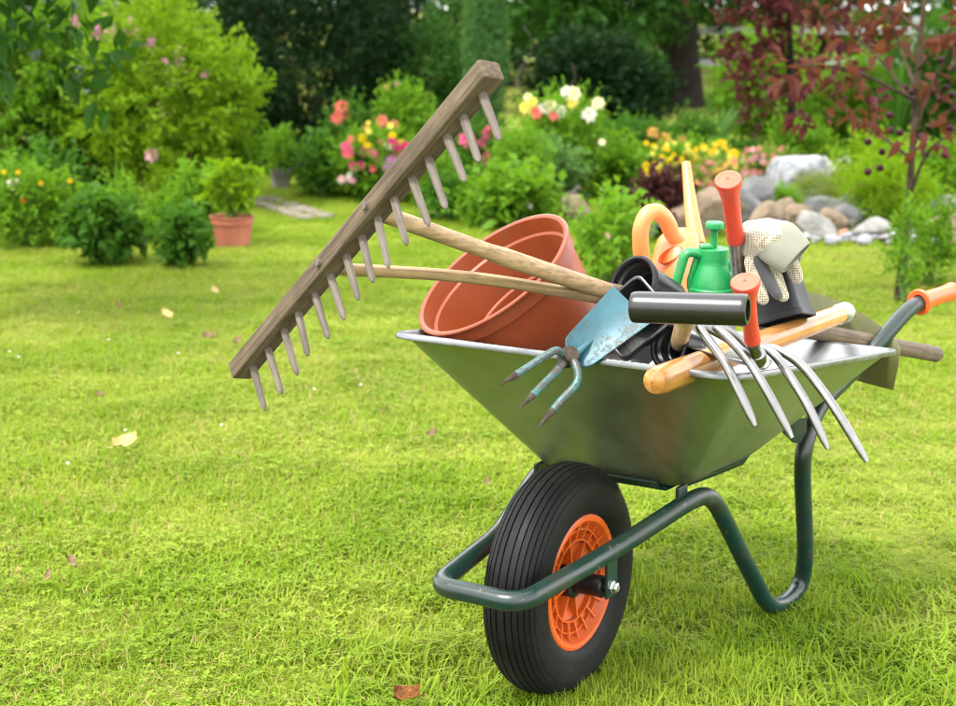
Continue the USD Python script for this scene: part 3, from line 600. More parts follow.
cb = W(757, 358, 2.465)
cu.part('stem', tube(smooth_path([cbot + cax * .01, cbot * .5 + cb * .5, cb], 5), .0095, 14), CHROME)
for pts in ([(750, 354), (722, 336), (700, 326), (711, 344), (725, 363), (739, 391), (755, 426)], [(752, 352), (735, 335), (717, 327), (733, 343), (750, 363), (768, 393), (792, 438)], [(755, 354), (760, 348), (768, 350), (778, 359), (791, 378), (808, 406), (828, 449)], [(757, 352), (768, 347), (782, 352), (800, 364), (819, 386), (839, 415), (867, 462)]):
    ds = (2.475, 2.48, 2.475, 2.455, 2.43, 2.41, 2.395)
    path = smooth_path([W(x, y, d_) for (x, y), d_ in zip(pts, ds)], 8)
    n_ = len(path); rr_ = np.interp(np.linspace(0, 1, n_), [0, .3, .45, .9, .97, 1], [.0055, .0064, .0074, .0070, .0058, .0034])
    sdv = unit(np.cross(path[-1] - path[n_ // 2], CD(0, .5, -1)))
    cu.part('tine', tube(path, rr_, 14, flat=(unit(np.cross(sdv, path[-1] - path[n_ // 2])), .85)), CHROME)
cu.part('crown', lathe([(.001, -.010), (.012, -.010), (.014, -.006), (.014, .008), (.010, .012), (.001, .012)], cb, cax, 20), CHROME)

# ---- second tool with the same handle, standing upright
tw = Thing('hand_trowel', 'hand tool with a red-orange flared handle on a grey steel shank, standing upright', 'garden tool', W(741, 300, 2.86))
ttop, tbot = W(728, 179, 2.66), W(736, 241, 2.76)
tax = unit(ttop - tbot)
orange_handle(tw, ttop, tax, np.linalg.norm(ttop - tbot), .0145, .0225)
sh1 = W(741, 300, 2.86)
tw.part('shank', tube([tbot + tax * .01, tbot * .5 + sh1 * .5, sh1], .0125, 18), STEEL)
e1, e2 = basis(sh1 - tbot, (1, 0, 0))[:2]
tw.part('blade', sheet([[sh1 + (sh1 - tbot) / np.linalg.norm(sh1 - tbot) * l + e1 * w * (.035 * (1 - (l / .16) ** 3) + .004) + e2 * (w * w * .012) for w in np.linspace(-1, 1, 7)] for l in np.linspace(-.005, .16, 8)], .002), STEEL)

# ---- steel trowel lying under the tines
tr2 = Thing('steel_trowel', 'bright steel trowel with a wooden stub handle lying under the curved tines', 'trowel', W(705, 352, 2.66))
o_, d1 = W(700, 347, 2.66), unit(W(742, 362, 2.56) - W(700, 347, 2.66)); e1 = unit(np.cross(d1, [0, 0, 1.0])); e2 = np.cross(e1, d1)
tr2.part('blade', sheet([[o_ + d1 * l + e1 * w * .045 * (1 - .75 * max(0, (l - .05) / .13) ** 2) + e2 * w * w * .012 for w in np.linspace(-1, 1, 9)] for l in np.linspace(-.012, .17, 10)], .002), CHROME)
tr2.part('shank', tube([W(684, 332, 2.70), W(692, 334, 2.69), o_ + d1 * .005], [.006, .006, .005], 10), STEEL)
tr2.part('handle', rod(W(686, 333, 2.70), W(669, 325, 2.78), .013, .016, 16), WS)

# ---- black pots
pot('black_pot', 'round black plastic plant pot lying behind the turquoise hoe blade', W(631, 285, 2.74), CD(-.72, .30, -.62), .047, .10, BLACKP, .012, th=.002, taper=.8, n=40)
pot('black_pot', 'dark green-black round pot with a pale rim edge half under the black grip', W(668, 346, 2.64), CD(-.75, .15, -.65), .033, .07, BLACKP, .008, th=.002, taper=.8, n=40)
def square_pot(name, label, o, ax, hint, half, L, m, taper=.78, th=.0022, rc=.015):
    x, y, z = basis(ax, hint); t = Thing(name, label, 'flower pot', o - z * L)
    def lp(h, k): return rloop([o + z * h + k * (a * x + b * y) for a, b in ((-1, -1), (1, -1), (1, 1), (-1, 1))], [rc] * 4, 6)
    t.part('pot_body', loft([lp(-L, half * taper), lp(-L + .002, half * taper + .001), lp(-.012, half * .985), lp(-.011, half + .002), lp(-.002, half + .003), lp(0, half + .0025), lp(.0006, half), lp(0, half - th), lp(-.01, half - th - .001), lp(-L + .004, half * taper - th)], True), m)
    return t
square_pot('square_pot', 'square black plastic pot tipped forward behind the turquoise hoe blade', W(631, 317, 2.68), CD(-.42, .35, -.84), CD(.75, .55, .0), .053, .085, BLACKP)
square_pot('square_pot', 'dark grey square pot standing upside down beneath the gloves', W(784, 321, 2.84), CD(.20, -.95, -.14), CD(.9, .15, -.5), .0445, .11, GREYP, taper=.84)

# ---- green pump sprayer
sb0 = W(712, 293, 2.90); sup = unit(A3([.0, -.06, 1.0]))
spr = Thing('pump_sprayer', 'green pump sprayer head with plunger and trigger handle on a white bottle', 'sprayer', sb0 - sup * .15)
spr.part('bottle', lathe([(.001, -.15), (.036, -.15), (.042, -.145), (.043, -.04), (.041, -.006), (.037, .002)], sb0, sup, 40, False, 1.0), WHITEP)
hdp = spr.part('pump_head', lathe([(.040, -.004), (.0425, -.002), (.0425, .010), (.0415, .012), (.040, .013), (.0385, .024), (.033, .040), (.0285, .052), (.0275, .054), (.0275, .058), (.0265, .060), (.0265, .078), (.0255, .0805), (.008, .081), (.001, .081)], sb0, sup, 44), SPRAYG)
spr.part('plunger', lathe([(.0065, .080), (.0065, .108), (.008, .113), (.0155, .116), (.016, .118), (.016, .124), (.0145, .1265), (.001, .127)], sb0, sup, 28), SPRAYG)
lx = CD(-1, 0, -.15)
spr.part('nozzle', rod(sb0 + sup * .052 - lx * .018, sb0 + sup * .048 - lx * .044 + CD(0, 0, -1) * .012, .008, .0075, 14), SPRAYG)
hp = [sb0 + sup * .066 + lx * .015, sb0 + sup * .072 + lx * .035, sb0 + sup * .069 + lx * .050, sb0 + sup * .045 + lx * .058, sb0 + sup * .012 + lx * .066, sb0 + sup * (-.02) + lx * .068]
spr.part('trigger_handle', tube(smooth_path(hp, 6), .0085, 14, flat=(unit(np.cross(sup, lx)), 1.3)), SPRAYG)
spr.part('trigger', tube(smooth_path([sb0 + sup * .062 + lx * .030, sb0 + sup * .04 + lx * .036, sb0 + sup * .022 + lx * .041, sb0 + sup * .008 + lx * .040], 5), [.006] * 6 + [.0055] * 10, 10), SPRAYG)
spr.part('lever_block', rbox(sb0 + sup * .083 + lx * .014, (lx, sup, np.cross(lx, sup)), (.011, .004, .011), .003), SPRAYG)

# ---- orange watering can
wc = Thing('watering_can', 'pale orange plastic watering can with arched handle and long spout', 'watering can', W(672, 300, 3.12))
cbx = [W(648, 262, 3.10), W(676, 231, 3.12), W(696, 232, 3.12), W(703, 262, 3.10)]
DC = 3.14
def ring_at(py, xl, xr, dd): 
    c = W((xl + xr) / 2, py, dd); hw = (xr - xl) / 2 / FPX * dd; a = np.linspace(0, 2 * np.pi, 32, endpoint=False)
    return A3([c + hw * math.cos(k) * A3([1, 0, 0]) + .075 * math.sin(k) * A3([0, 1, 0]) for k in a])
def ring_t(py, xl, xr, dd, dy):
    c = W((xl + xr) / 2, py, dd); hw = (xr - xl) / 2 / FPX * dd; a = np.linspace(0, 2 * np.pi, 32, endpoint=False)
    return A3([c + hw * math.cos(k) * A3([1, 0, 0]) + dy * math.sin(k) * A3([0, 1, 0]) for k in a])
wc.part('can_body', loft([ring_t(345, 650, 712, DC, .07), ring_t(300, 648, 708, DC, .075), ring_t(268, 650, 702, DC, .075), ring_t(250, 655, 700, DC, .07), ring_t(240, 658, 699, DC, .06), ring_t(233, 664, 698, DC, .045), ring_t(229, 672, 696, DC, .025), ring_t(228, 680, 692, DC, .006)], True), PEACH, smooth=60)
oc = W(670, 254, 3.075)
on = CD(-.25, .45, -.85); ox = unit(np.cross(on, CD(-.3, .9, 0))); 
wc.part('filling_hole', lathe([(.001, -.010), (.020, -.006), (.0245, .0075), (.0252, .0085), (.0260, .006)], oc - on * .010, on, 32, False, .5, CD(.8, .55, 0)), PEACHD, label='darker oval filling hole')
hh = [W(644, 272, 3.08), W(641, 250, 3.06), W(641, 229, 3.05), W(647, 215, 3.05), W(657, 212, 3.06), W(666, 220, 3.07), W(673, 235, 3.09), W(684, 246, 3.11)]
wc.part('handle', tube(smooth_path(hh, 6), .0155, 16, flat=(CD(0, 0.3, 1), 1.0)), PEACH)
sp_ = [W(686, 163, 3.20), W(689, 190, 3.18), W(692, 215, 3.16), W(697, 245, 3.14)]
wc.part('spout', tube(smooth_path(sp_, 5), np.linspace(.0085, .0165, 16), 18), PEACH)

# ---- work gloves
def knit(name, c, dots=False):
    n = {'g': ('texture_coordinate', {}), 'v': ('voronoi_texture', {'scale': 260.0, 'randomness': .10}), 'r': ('rgb_ramp', {'ramp': [(.30, (.10, .07, .035)), (.46, c)]}) if dots else ('rgb_ramp', {'ramp': [(.2, c), (.8, tuple(A3(c) * .8))]}),
         'b': ('bump', {'strength': .6, 'distance': .0015, 'invert': dots}), 'p': ('principled_bsdf', {'roughness': .95, 'sheen_weight': .2})}
    return mat(name, n, [('g.object', 'v.vector'), ('v.distance', 'r.fac'), ('r.color', 'p.base_color'), ('v.distance', 'b.height'), ('b.normal', 'p.normal')])
def ribbed(name, c, axis):
    ax = unit(axis)
    return mat(name, {'g': ('geometry', {}), 'm': ('vector_math', {'math_type': 'dot_product', 'vector2': tuple(ax)}), 'cx': ('combine_xyz', {}), 'w': ('wave_texture', {'wave_type': 'bands', 'bands_direction': 'x', 'scale': 110.0, 'distortion': .4}), 'r': ('rgb_ramp', {'ramp': [(0, tuple(A3(c) * .72)), (1, c)]}), 'b': ('bump', {'strength': .6, 'distance': .001}), 'p': ('principled_bsdf', {'roughness': .95})},
               [('g.position', 'm.vector1'), ('m.value', 'cx.x'), ('cx.vector', 'w.vector'), ('w.fac', 'r.fac'), ('r.color', 'p.base_color'), ('w.fac', 'b.height'), ('b.normal', 'p.normal')])
DOTS = knit('dotted_glove_palm', (0.301, 0.2666, 0.2021), True)
GREYK = knit('grey_glove_back', (0.043, 0.04472, 0.04816))
def glove(t, J, links, m, refine=.004, it=8): t.part('hand', hull_chain(J, links, 14, refine, it), m, smooth=True)
dg = 2.74
gl = Thing('work_glove', 'cream work glove with brown grip dots and a grey knitted cuff, lying on top', 'glove', W(775, 262, dg + .05))
J = [(W(750, 232, dg + .03), .019), (W(754, 250, dg + .02), .017), (W(768, 226, dg + .02), .015), (W(785, 229, dg + .02), .014), (W(762, 243, dg - .005), .019), (W(781, 242, dg + .0), .017), (W(744, 246, dg + .05), .016), (W(776, 238, dg - .012), .016)]
tq = hull_chain(J, [tuple(range(8))], 14, .005, 6); v = np.array(tq.vertices); v += (meshkit.fbm(v * 38, 3, 2)[:, None] - .5) * .013 * CD(.2, .6, -.7); tq.vertices = v
gl.part('palm', tq, DOTS, smooth=True)
cax_ = CD(.70, -.66, -.27); cd_ = unit(np.cross(CD(.68, .68, 0), cax_))
CUFF = ribbed('grey_knit_cuff', (0.172, 0.172, 0.1376), unit(np.cross(cax_, cd_)))
ca = W(773, 238, dg - .005); cprof = [(.028, -.006), (.037, .0), (.040, .008), (.0395, .020), (.037, .034), (.0345, .047), (.0335, .0505), (.0322, .0515), (.030, .048), (.028, .03), (.026, .01), (.001, .006)]
cv, cf = lathe(cprof, ca, cax_, 48, False, .50, CD(.68, .68, 0)); cv = cv + (meshkit.fbm(cv * 30, 3, 9)[:, None] - .5) * .010 * cd_
gl.part('cuff', (cv, cf), CUFF)
g2 = Thing('work_glove', 'cream and grey work glove with its fingers hanging down under the other', 'glove', W(770, 300, dg + .04))
for k, (pts, m_, o) in enumerate((([(752, 262), (756, 282), (763, 299)], DOTS, 0), ([(758, 262), (768, 280), (778, 295)], GREYK, -.004), ([(764, 256), (775, 276), (783, 296)], DOTS, .002), ([(790, 262), (794, 270), (797, 278)], DOTS, .0))):
    Jp = [(W(x, y, dg + .014 + o), r) for (x, y), r in zip(pts, (.0135, .0125, .0105 if m_ is DOTS else .009))]
    g2.part('finger', hull_chain(Jp, None, 14, .005, 5), m_, smooth=True)
Jp = [(W(762, 258, dg + .04), .02), (W(790, 256, dg + .04), .02), (W(756, 245, dg + .06), .016), (W(788, 242, dg + .06), .016)]
g2.part('palm', hull_chain(Jp, [(0, 1, 2, 3)], 14, .006, 5), GREYK, smooth=True)

# ================================================================== PLANTS
def leaf_mesh(b, d, nrm, L, Wd, fold=.18, wide=.42):
    """Folded diamond leaves at b, pointing along d."""
    n = len(b); s = np.cross(d, nrm); s /= np.maximum(np.linalg.norm(s, axis=1, keepdims=True), 1e-9)
    L = np.broadcast_to(L, n)[:, None]; Wd = np.broadcast_to(Wd, n)[:, None]
    m = b + d * L * wide
    droop = np.zeros_like(b); droop[:, 2] = -.16
    v = np.stack([b, m + s * Wd / 2 + nrm * Wd * fold, b + d * L + droop * L, m - s * Wd / 2 + nrm * Wd * fold], 1).reshape(-1, 3)
    k = np.arange(n)[:, None] * 4
    return v, np.concatenate([k + [0, 1, 2], k + [0, 2, 3]], 0)
def sprigs(base, dirs, length, nl, L, Wd, r, spread=.9, upb=.25):
    """Leaves set alternately along short twigs."""
    n = len(base); t = np.tile(np.linspace(.15, 1, nl), n); B_ = np.repeat(base, nl, 0); D_ = np.repeat(dirs, nl, 0); ln = np.repeat(np.broadcast_to(length, n), nl)
    p = B_ + D_ * (ln * t)[:, None]
    rnd = r.normal(size=(n * nl, 3)); rnd -= D_ * (rnd * D_).sum(1, keepdims=True); rnd /= np.maximum(np.linalg.norm(rnd, axis=1, keepdims=True), 1e-9)
    d = D_ * (1 - spread * .55) + rnd * spread; d[:, 2] += upb; d /= np.linalg.norm(d, axis=1, keepdims=True)
    nr = A3([0, 0, 1.0]) + r.normal(size=(n * nl, 3)) * .45; nr -= d * (nr * d).sum(1, keepdims=True); nr /= np.maximum(np.linalg.norm(nr, axis=1, keepdims=True), 1e-9)
    sc = r.uniform(.65, 1.15, n * nl)
    return leaf_mesh(p, d, nr, L * sc, Wd * sc)
def crown(c, half, n, nl, L, Wd, seed, lump=.45, shell=.55, tw=2.2, upb=.25, zmin=.02, spread=.9, freq=2.2):
    r = np.random.default_rng(seed)
    dr = r.normal(size=(n, 3)); dr /= np.linalg.norm(dr, axis=1, keepdims=True)
    lm = 1 - lump + 2 * lump * meshkit.fbm(dr * freq + seed * 1.7, 3, seed)
    rad = (shell + (1 - shell) * r.random(n) ** .6) * lm
    p = np.asarray(c) + dr * rad[:, None] * np.asarray(half)
    p = p[p[:, 2] > zmin]; dd = (p - np.asarray(c)) / np.asarray(half); dd[:, 2] += .35; dd += r.normal(size=dd.shape) * .45; dd /= np.linalg.norm(dd, axis=1, keepdims=True)
    return sprigs(p, dd, L * tw * r.uniform(.6, 1.2, len(p)), nl, L, Wd, r, spread, upb)
def stems(base, tops, r0, r1, n=6, seed=0, wob=.06):
    r = np.random.default_rng(seed); out = []
    for t in tops:
        b = np.asarray(base, float); t = np.asarray(t, float); L = np.linalg.norm(t - b)
        pts = [b + (t - b) * k + (r.normal(size=3) * wob * L * (0 < k < 1)) for k in (0, .3, .65, 1)]
        out.append(tube(smooth_path(pts, 3), np.linspace(r0, r1, 10), n))
    return out
STEM = stone('brown_stems', (.025, .017, .011), (.05, .033, .02), (.085, .06, .036), 30, .3)
GSTEM = leafmat('green_stems', [(.07, .13, .03), (.11, .18, .04)], .1, .5)
BARK = stone('dark_bark', (.010, .008, .0065), (.022, .017, .013), (.042, .033, .026), 12, 1.0)
LF = {
 'yellow': leafmat('yellow_green_leaves', [(0.1087, 0.2006, 0.006688), (0.2006, 0.3177, 0.01003), (0.2842, 0.3846, 0.01672), (0.3511, 0.4347, 0.03344)], .5),
 'light': leafmat('light_green_leaves', [(0.081, 0.18, 0.0108), (0.153, 0.297, 0.0144), (0.234, 0.369, 0.027)], .5),
 'mid': leafmat('mid_green_leaves', [(0.03519, 0.0977, 0.009384), (0.07038, 0.1642, 0.01408), (0.1095, 0.219, 0.01955)]),
 'grey': leafmat('grey_green_leaves', [(0.07128, 0.1505, 0.0396), (0.1109, 0.198, 0.05544), (0.1584, 0.2455, 0.0792)]),
 'dark': leafmat('dark_green_leaves', [(0.004067, 0.01627, 0.00305), (0.01017, 0.03152, 0.005084), (0.02288, 0.05592, 0.009151)], .3),
 'deep': leafmat('deep_green_leaves', [(0.01734, 0.05573, 0.006192), (0.03715, 0.09598, 0.01115), (0.06811, 0.1424, 0.01858)], .3, .35),
 'yew': leafmat('dark_hedge_leaves', [(0.004838, 0.01693, 0.003629), (0.01572, 0.04234, 0.009072), (0.04536, 0.09072, 0.01814)], .25),
 'blue': leafmat('blue_green_needles', [(0.05063, 0.1238, 0.03375), (0.09, 0.1913, 0.05063), (0.1463, 0.27, 0.07875)], .3),
 'red': leafmat('dark_red_leaves', [(0.0595, 0.0153, 0.0187), (0.1105, 0.0255, 0.02975), (0.17, 0.05525, 0.051), (0.238, 0.1275, 0.119), (0.136, 0.0425, 0.0425)], .45),
 'redor': leafmat('orange_red_leaves', [(0.0765, 0.0255, 0.0187), (0.1275, 0.03825, 0.0255), (0.187, 0.068, 0.0425), (0.1445, 0.085, 0.0595), (0.068, 0.1105, 0.017), (0.221, 0.0765, 0.0255), (0.102, 0.1275, 0.0255), (0.221, 0.1445, 0.1105), (0.085, 0.119, 0.017)], .5),
 'purple': leafmat('brown_purple_leaves', [(0.041, 0.01476, 0.01476), (0.082, 0.0287, 0.0246), (0.123, 0.0574, 0.041)], .3),
 'heath': leafmat('heather_green_leaves', [(0.1105, 0.153, 0.0255), (0.187, 0.2465, 0.0425), (0.255, 0.306, 0.068)], .3),
}
PT_ = {k: petal(k + '_petals', c) for k, c in dict(pink=(.78, .13, .28), deep=(.70, .03, .22), salmon=(.82, .22, .17), pale=(.85, .48, .55), white=(.82, .82, .74), cream=(.85, .80, .52), yellow=(.85, .60, .02), lemon=(.85, .75, .16), orange=(.85, .26, .02), peach=(.86, .50, .15), lilac=(.70, .40, .68), mauve=(.62, .22, .45), dustpink=(.66, .27, .24), red=(.6, .02, .02)).items()}
def bloom(c, nrm, rad, r, layers=3, n=7):
    """Open flower of overlapping petals."""
    x, y, z = basis(nrm); out_b, out_d, out_n, out_L = [], [], [], []
    for l in range(layers):
        k = n - l; tilt = .15 + .45 * l; rr_ = rad * (1 - .22 * l)
        for q in range(k):
            a = q / k * 6.283 + l * .5 + r.uniform(-.15, .15); e = math.cos(a) * x + math.sin(a) * y
            out_b.append(np.asarray(c) + e * rad * .06); out_d.append(unit(e * math.cos(tilt) + z * math.sin(tilt))); out_n.append(unit(z * math.cos(tilt) - e * math.sin(tilt))); out_L.append(rr_)
    L = A3(out_L); return leaf_mesh(A3(out_b), A3(out_d), A3(out_n), L, L * .85, .10, .55)
EYE = A3([0, 0, CH])
def plant(name, label, cat, px, base_y, top_y, width, leaf, n, L, seed, group=None, asp=.42, dep=None, flowers=(), nl=7, stem=GSTEM, nst=6, z0=.0, cz=.5, lump=.6, shell=.3, depth_m=None, upb=.3, at=None, spread=.9, tw=2.7, stem_r=.004):
    """Leafy plant rooted where the photograph shows its foot; sizes follow from its distance."""
    b = G(px, base_y) if at is None else np.asarray(at, float); d = depth(b)
    top = W(px, top_y, d)[2]; h = max(top - z0, .05); hw = width / FPX * d / 2
    t = Thing(name, label, cat, b, group)
    c = b + [0, 0, z0 + h * cz]
    half = np.maximum(A3([hw, (depth_m or hw * .9), h * max(cz, 1 - cz)]) - L * A3([1.25, 1.25, .9]), A3([hw, hw, h * .5]) * .4)
    fo = [crown(c, half, n, nl, L, L * asp, seed, lump, shell, zmin=.01, upb=upb, spread=spread, tw=tw)]
    if z0 == 0 and h < 1.6:                                       # young shoots that stand out of the mass
        rs_ = np.random.default_rng(seed + 3); ns = max(n // 22, 4); q = rs_.normal(size=(ns, 3)); q /= np.linalg.norm(q, axis=1, keepdims=True); q[:, 2] = abs(q[:, 2]) * .8 + .1
        dd_ = q * [.5, .5, .35] + [0, 0, .75] + rs_.normal(size=(ns, 3)) * .15; dd_ /= np.linalg.norm(dd_, axis=1, keepdims=True)
        fo.append(sprigs(c + q * half * .75, dd_, (half[2] * rs_.uniform(.45, .95, ns)), 11, L * .85, L * asp * .8, rs_, .85, .2))
    t.part('foliage', fo, LF[leaf] if isinstance(leaf, str) else leaf, smooth=False)
    r = np.random.default_rng(seed + 7)
    t.part('stem', stems(b, [c + r.uniform(-.6, .6, 3) * half + [0, 0, half[2] * .3] for _ in range(nst)], stem_r * 1.6, stem_r * .6, 6, seed), stem)
    for (fx, fy, col, fr) in flowers:
        fd = d - half[1] * 1.0 - L * .9
        p = W(fx, fy, fd); nn = unit((EYE - p) * [1, 1, .3] + [0, 0, 1.2] + r.normal(size=3) * .8)
        fl = t.part('bloom', bloom(p, nn, fr / FPX * fd, r), PT_[col], smooth=False)
        t.part('flower_stem', tube([c * [.3, .3, .3] + p * [.7, .7, .7], p], [.003, .002], 5), GSTEM, parent=fl)
    return t
def tree(name, label, px, base_y, height, trunk_r, crown_c, crown_half, leaf, n, L, seed, group=None, nl=8, asp=.45, lump=.4, shell=.35, zmin=.1, at=None, limbs=7, crowns=()):
    b = G(px, base_y) if at is None else np.asarray(at, float); t = Thing(name, label, 'tree', b, group); r = np.random.default_rng(seed)
    pts = [b, b + [r.normal() * .03, 0, height * .25], b + [r.normal() * .08, r.normal() * .05, height * .55], b + [r.normal() * .12, 0, height * .95]]
    sp2 = smooth_path(pts, 6); prof = trunk_r * np.linspace(1.0, .35, len(sp2)); prof[0] *= 1.35; prof[1] *= 1.1
    tv, tf = tube(sp2, prof, 18); tv = tv + (meshkit.fbm(tv * [14, 14, 3], 3, seed)[:, None] - .5) * trunk_r * .35 * unit([1, 1, 0]) 
    tk = t.part('trunk', (tv, tf), BARK)
    lb = []
    cc = b + np.asarray(crown_c)
    for k in range(limbs):
        s = sp2[int(len(sp2) * r.uniform(.3, .9))]; e = cc + r.uniform(-.75, .75, 3) * np.asarray(crown_half)
        lb.append(tube(smooth_path([s, s * .5 + e * .5 + [0, 0, .05 * height], e], 5), np.linspace(trunk_r * .3, trunk_r * .05, 11), 7))
    t.part('limb', lb, BARK, label='spreading limbs')
    ms = [crown(cc, crown_half, n, nl, L, L * asp, seed, lump, shell, zmin=zmin)]
    for (c2, h2, n2) in crowns: ms.append(crown(b + np.asarray(c2), h2, n2, nl, L, L * asp, seed + n2, lump, shell, zmin=zmin))
    t.part('crown', ms, LF[leaf], smooth=False)
    return t

# ---- far trees that close the garden
for k, (x, y, w, h, lf, tr_, lab) in enumerate((
    (-8.5, 24, 3.6, 6, 'dark', .2, 'broad dark tree beyond the light shrub at far left'), (-5.2, 21, 2.6, 5, 'mid', .16, 'mid-green tree behind the pink-spiked shrub'), (-3.2, 25, 3.2, 7, 'dark', .22, 'tall dark tree behind the clipped dark bush'), (.2, 24, 3.0, 7, 'dark', .24, 'dark tree behind the columnar conifer'),
    (1.6, 20.5, 2.2, 5.5, 'deep', .2, 'deep green tree left of the bare dark trunk'), (5.2, 26, 3.0, 6.5, 'light', .2, 'light-green tree beyond the white rail fence'), (8.4, 24, 3.0, 6, 'mid', .2, 'mid-green tree behind the red-leaved sapling'), (3.4, 29, 3.4, 7, 'dark', .25, 'far dark tree behind the bare trunk'), (-1.4, 28.5, 3.6, 7.5, 'dark', .25, 'far dark tree above the white rose bush'), (7.0, 22.5, 2.6, 5, 'mid', .18, 'mid-green tree just beyond the right end of the rail fence'), (9.6, 28, 3.6, 7, 'deep', .22, 'deep green tree far behind the red-leaved sapling'), (12, 27, 3.6, 7, 'dark', .25, 'dark tree at the far right edge'), (-12.5, 27, 3.8, 7, 'deep', .25, 'deep green tree at the far left edge'))):
    tree('garden_tree', lab, 0, 0, h * .7, tr_, (0, 0, h * .52), (w, w * .7, h * .5), lf, 1900, .13, 300 + k, at=(x, y, 0), group='trees closing the garden', nl=8, lump=.35, shell=.3)
for k in range(9):
    hb = A3([-16 + k * 4.0, 31.5 + (k % 3) * .7, 0]); r = np.random.default_rng(700 + k)
    t = Thing('boundary_hedge', 'dark boundary hedge bush beyond all the garden trees', 'hedge', hb, 'hedge bushes beyond the garden trees')
    t.part('foliage', crown(hb + [0, 0, 1.5], (2.4, .9, 1.9), 1500, 8, .16, .08, 700 + k, .25, .6), LF['dark'], smooth=False)
    t.part('stem', stems(hb, [hb + [r.uniform(-1.5, 1.5), 0, 2.0] for _ in range(5)], .04, .015, 6, 700 + k), STEM)
# big tree with the visible trunk
tree('shade_tree', 'big tree with a thick dark bare trunk shading the back of the garden', 686, 106, 4.2, .19, (.1, -.3, 3.4), (3.0, 2.2, 2.4), 'deep', 4200, .10, 41, nl=8, lump=.35, zmin=.78, crowns=(((-1.5, -1.2, 1.15), (1.25, .9, .6), 1200), ((1.0, .6, 1.8), (1.5, .9, .7), 700)))
# ---- white rail fence far behind
FW = plastic('white_fence_paint', (.45, .47, .47), .5, .06, 12)
fn = Thing('rail_fence', 'pale white post-and-rail garden fence far behind the rock garden', 'fence', (2.6, 20.5, 0))
for x in np.arange(2.62, 6.4, 1.35): fn.part('post', rbox((x, 20.5, .50), np.eye(3), (.045, .045, .5), .01), FW)
for z in (.45, .83): fn.part('rail', rbox((4.5, 20.44, z), np.eye(3), (2.0, .02, .04), .008), FW)

# ---- left side
plant('flowering_shrub', 'tall yellow-green shrub topped with pink flower spikes', 'shrub', 168, 206, 18, 180, 'yellow', 1700, .052, 51, nl=8, z0=.12, cz=.56, lump=.42, shell=.45, stem=STEM, depth_m=.5, nst=9,
      flowers=[(152, 154, 'pale', 8), (205, 74, 'pale', 5), (164, 62, 'pale', 5)])
FS = 'pink flower spikes'
shd = depth(G(168, 206))
for k, (fx, fy) in enumerate(((105, 18), (130, 22), (112, 26), (97, 30), (179, 52), (76, 20), (136, 32), (152, 40))):
    p = W(fx, fy + 8, shd - .5); r = np.random.default_rng(900 + k); n = 46
    q = p + np.c_[r.normal(size=(n, 2)) * .012, r.uniform(-.03, .07, n)]; q[:, :2] = p[:2] + (q[:, :2] - p[:2]) * np.clip(1.2 - (q[:, 2:] - p[2]) / .07, .15, 1.2)
    d_ = r.normal(size=(n, 3)); d_ /= np.linalg.norm(d_, axis=1, keepdims=True); nn = np.roll(d_, 1, 1); nn -= d_ * (nn * d_).sum(1, keepdims=True); nn /= np.linalg.norm(nn, axis=1, keepdims=True)
    if k == 0: fst = '/World/flowering_shrub'
    v, f = leaf_mesh(q, d_, nn, .016, .012)
    m = usdkit.mesh(stage, numbered(fst + '/flower_spike'), (v - G(168, 206), f), PT_['mauve'] if k % 2 else PT_['pale'], smooth=False); m.GetPrim().SetCustomDataByKey('kind', 'stuff')
tree('overhanging_tree', 'tree at the left edge with large dark leaves hanging into view', -95, 330, 1.9, .07, (.05, .1, 1.75), (.62, .5, .5), 'deep', 260, .11, 61, nl=7, asp=.5, lump=.3, limbs=9, crowns=(((.42, .25, 1.02), (.26, .25, .22), 34), ((.22, .15, 1.15), (.3, .25, .3), 46)))
plant('green_shrub', 'mid-green bushy shrub behind the orange and yellow flowers at far left', 'shrub', 28, 200, -30, 190, 'light', 1900, .06, 62, nl=7, lump=.4, stem=STEM, depth_m=.5)
plant('green_shrub', 'mid-green shrub filling the gap under the pink-spiked shrub', 'shrub', 90, 200, 60, 130, 'mid', 900, .055, 63, nl=7, stem=STEM)
plant('green_shrub', 'light shrub between the pink-spiked shrub and the dark hedge bush', 'shrub', 222, 200, 60, 80, 'light', 900, .05, 64, nl=7, stem=STEM)
plant('bushy_perennial', 'left of the two dark-leaved mounds at the lawn edge', 'plant', 104, 264, 196, 88, 'mid', 190, .072, 65, asp=.62, nl=6, tw=1.3, depth_m=.2, flowers=[])
plant('bushy_perennial', 'right of the two dark-leaved mounds, beside the terracotta pot', 'plant', 184, 268, 206, 60, 'mid', 130, .06, 66, asp=.62, nl=6, tw=1.3, depth_m=.16)
plant('leafy_perennial', 'light-green leafy clump behind the two dark mounds', 'plant', 118, 240, 192, 120, 'light', 240, .05, 67, nl=6)
plant('leafy_perennial', 'low light-green border plant with yellow and orange flowers at far left', 'plant', 28, 246, 166, 90, 'light', 480, .045, 68, nl=6, flowers=[(4, 172, 'yellow', 2.6), (18, 172, 'yellow', 2.6), (41, 183, 'yellow', 2.6), (70, 181, 'yellow', 2.6), (23, 200, 'orange', 3.5), (13, 183, 'white', 7)])
plant('leafy_perennial', 'yellow-tipped young plant beside the wooden stake', 'plant', 172, 215, 158, 44, 'yellow', 170, .04, 69, nl=6)
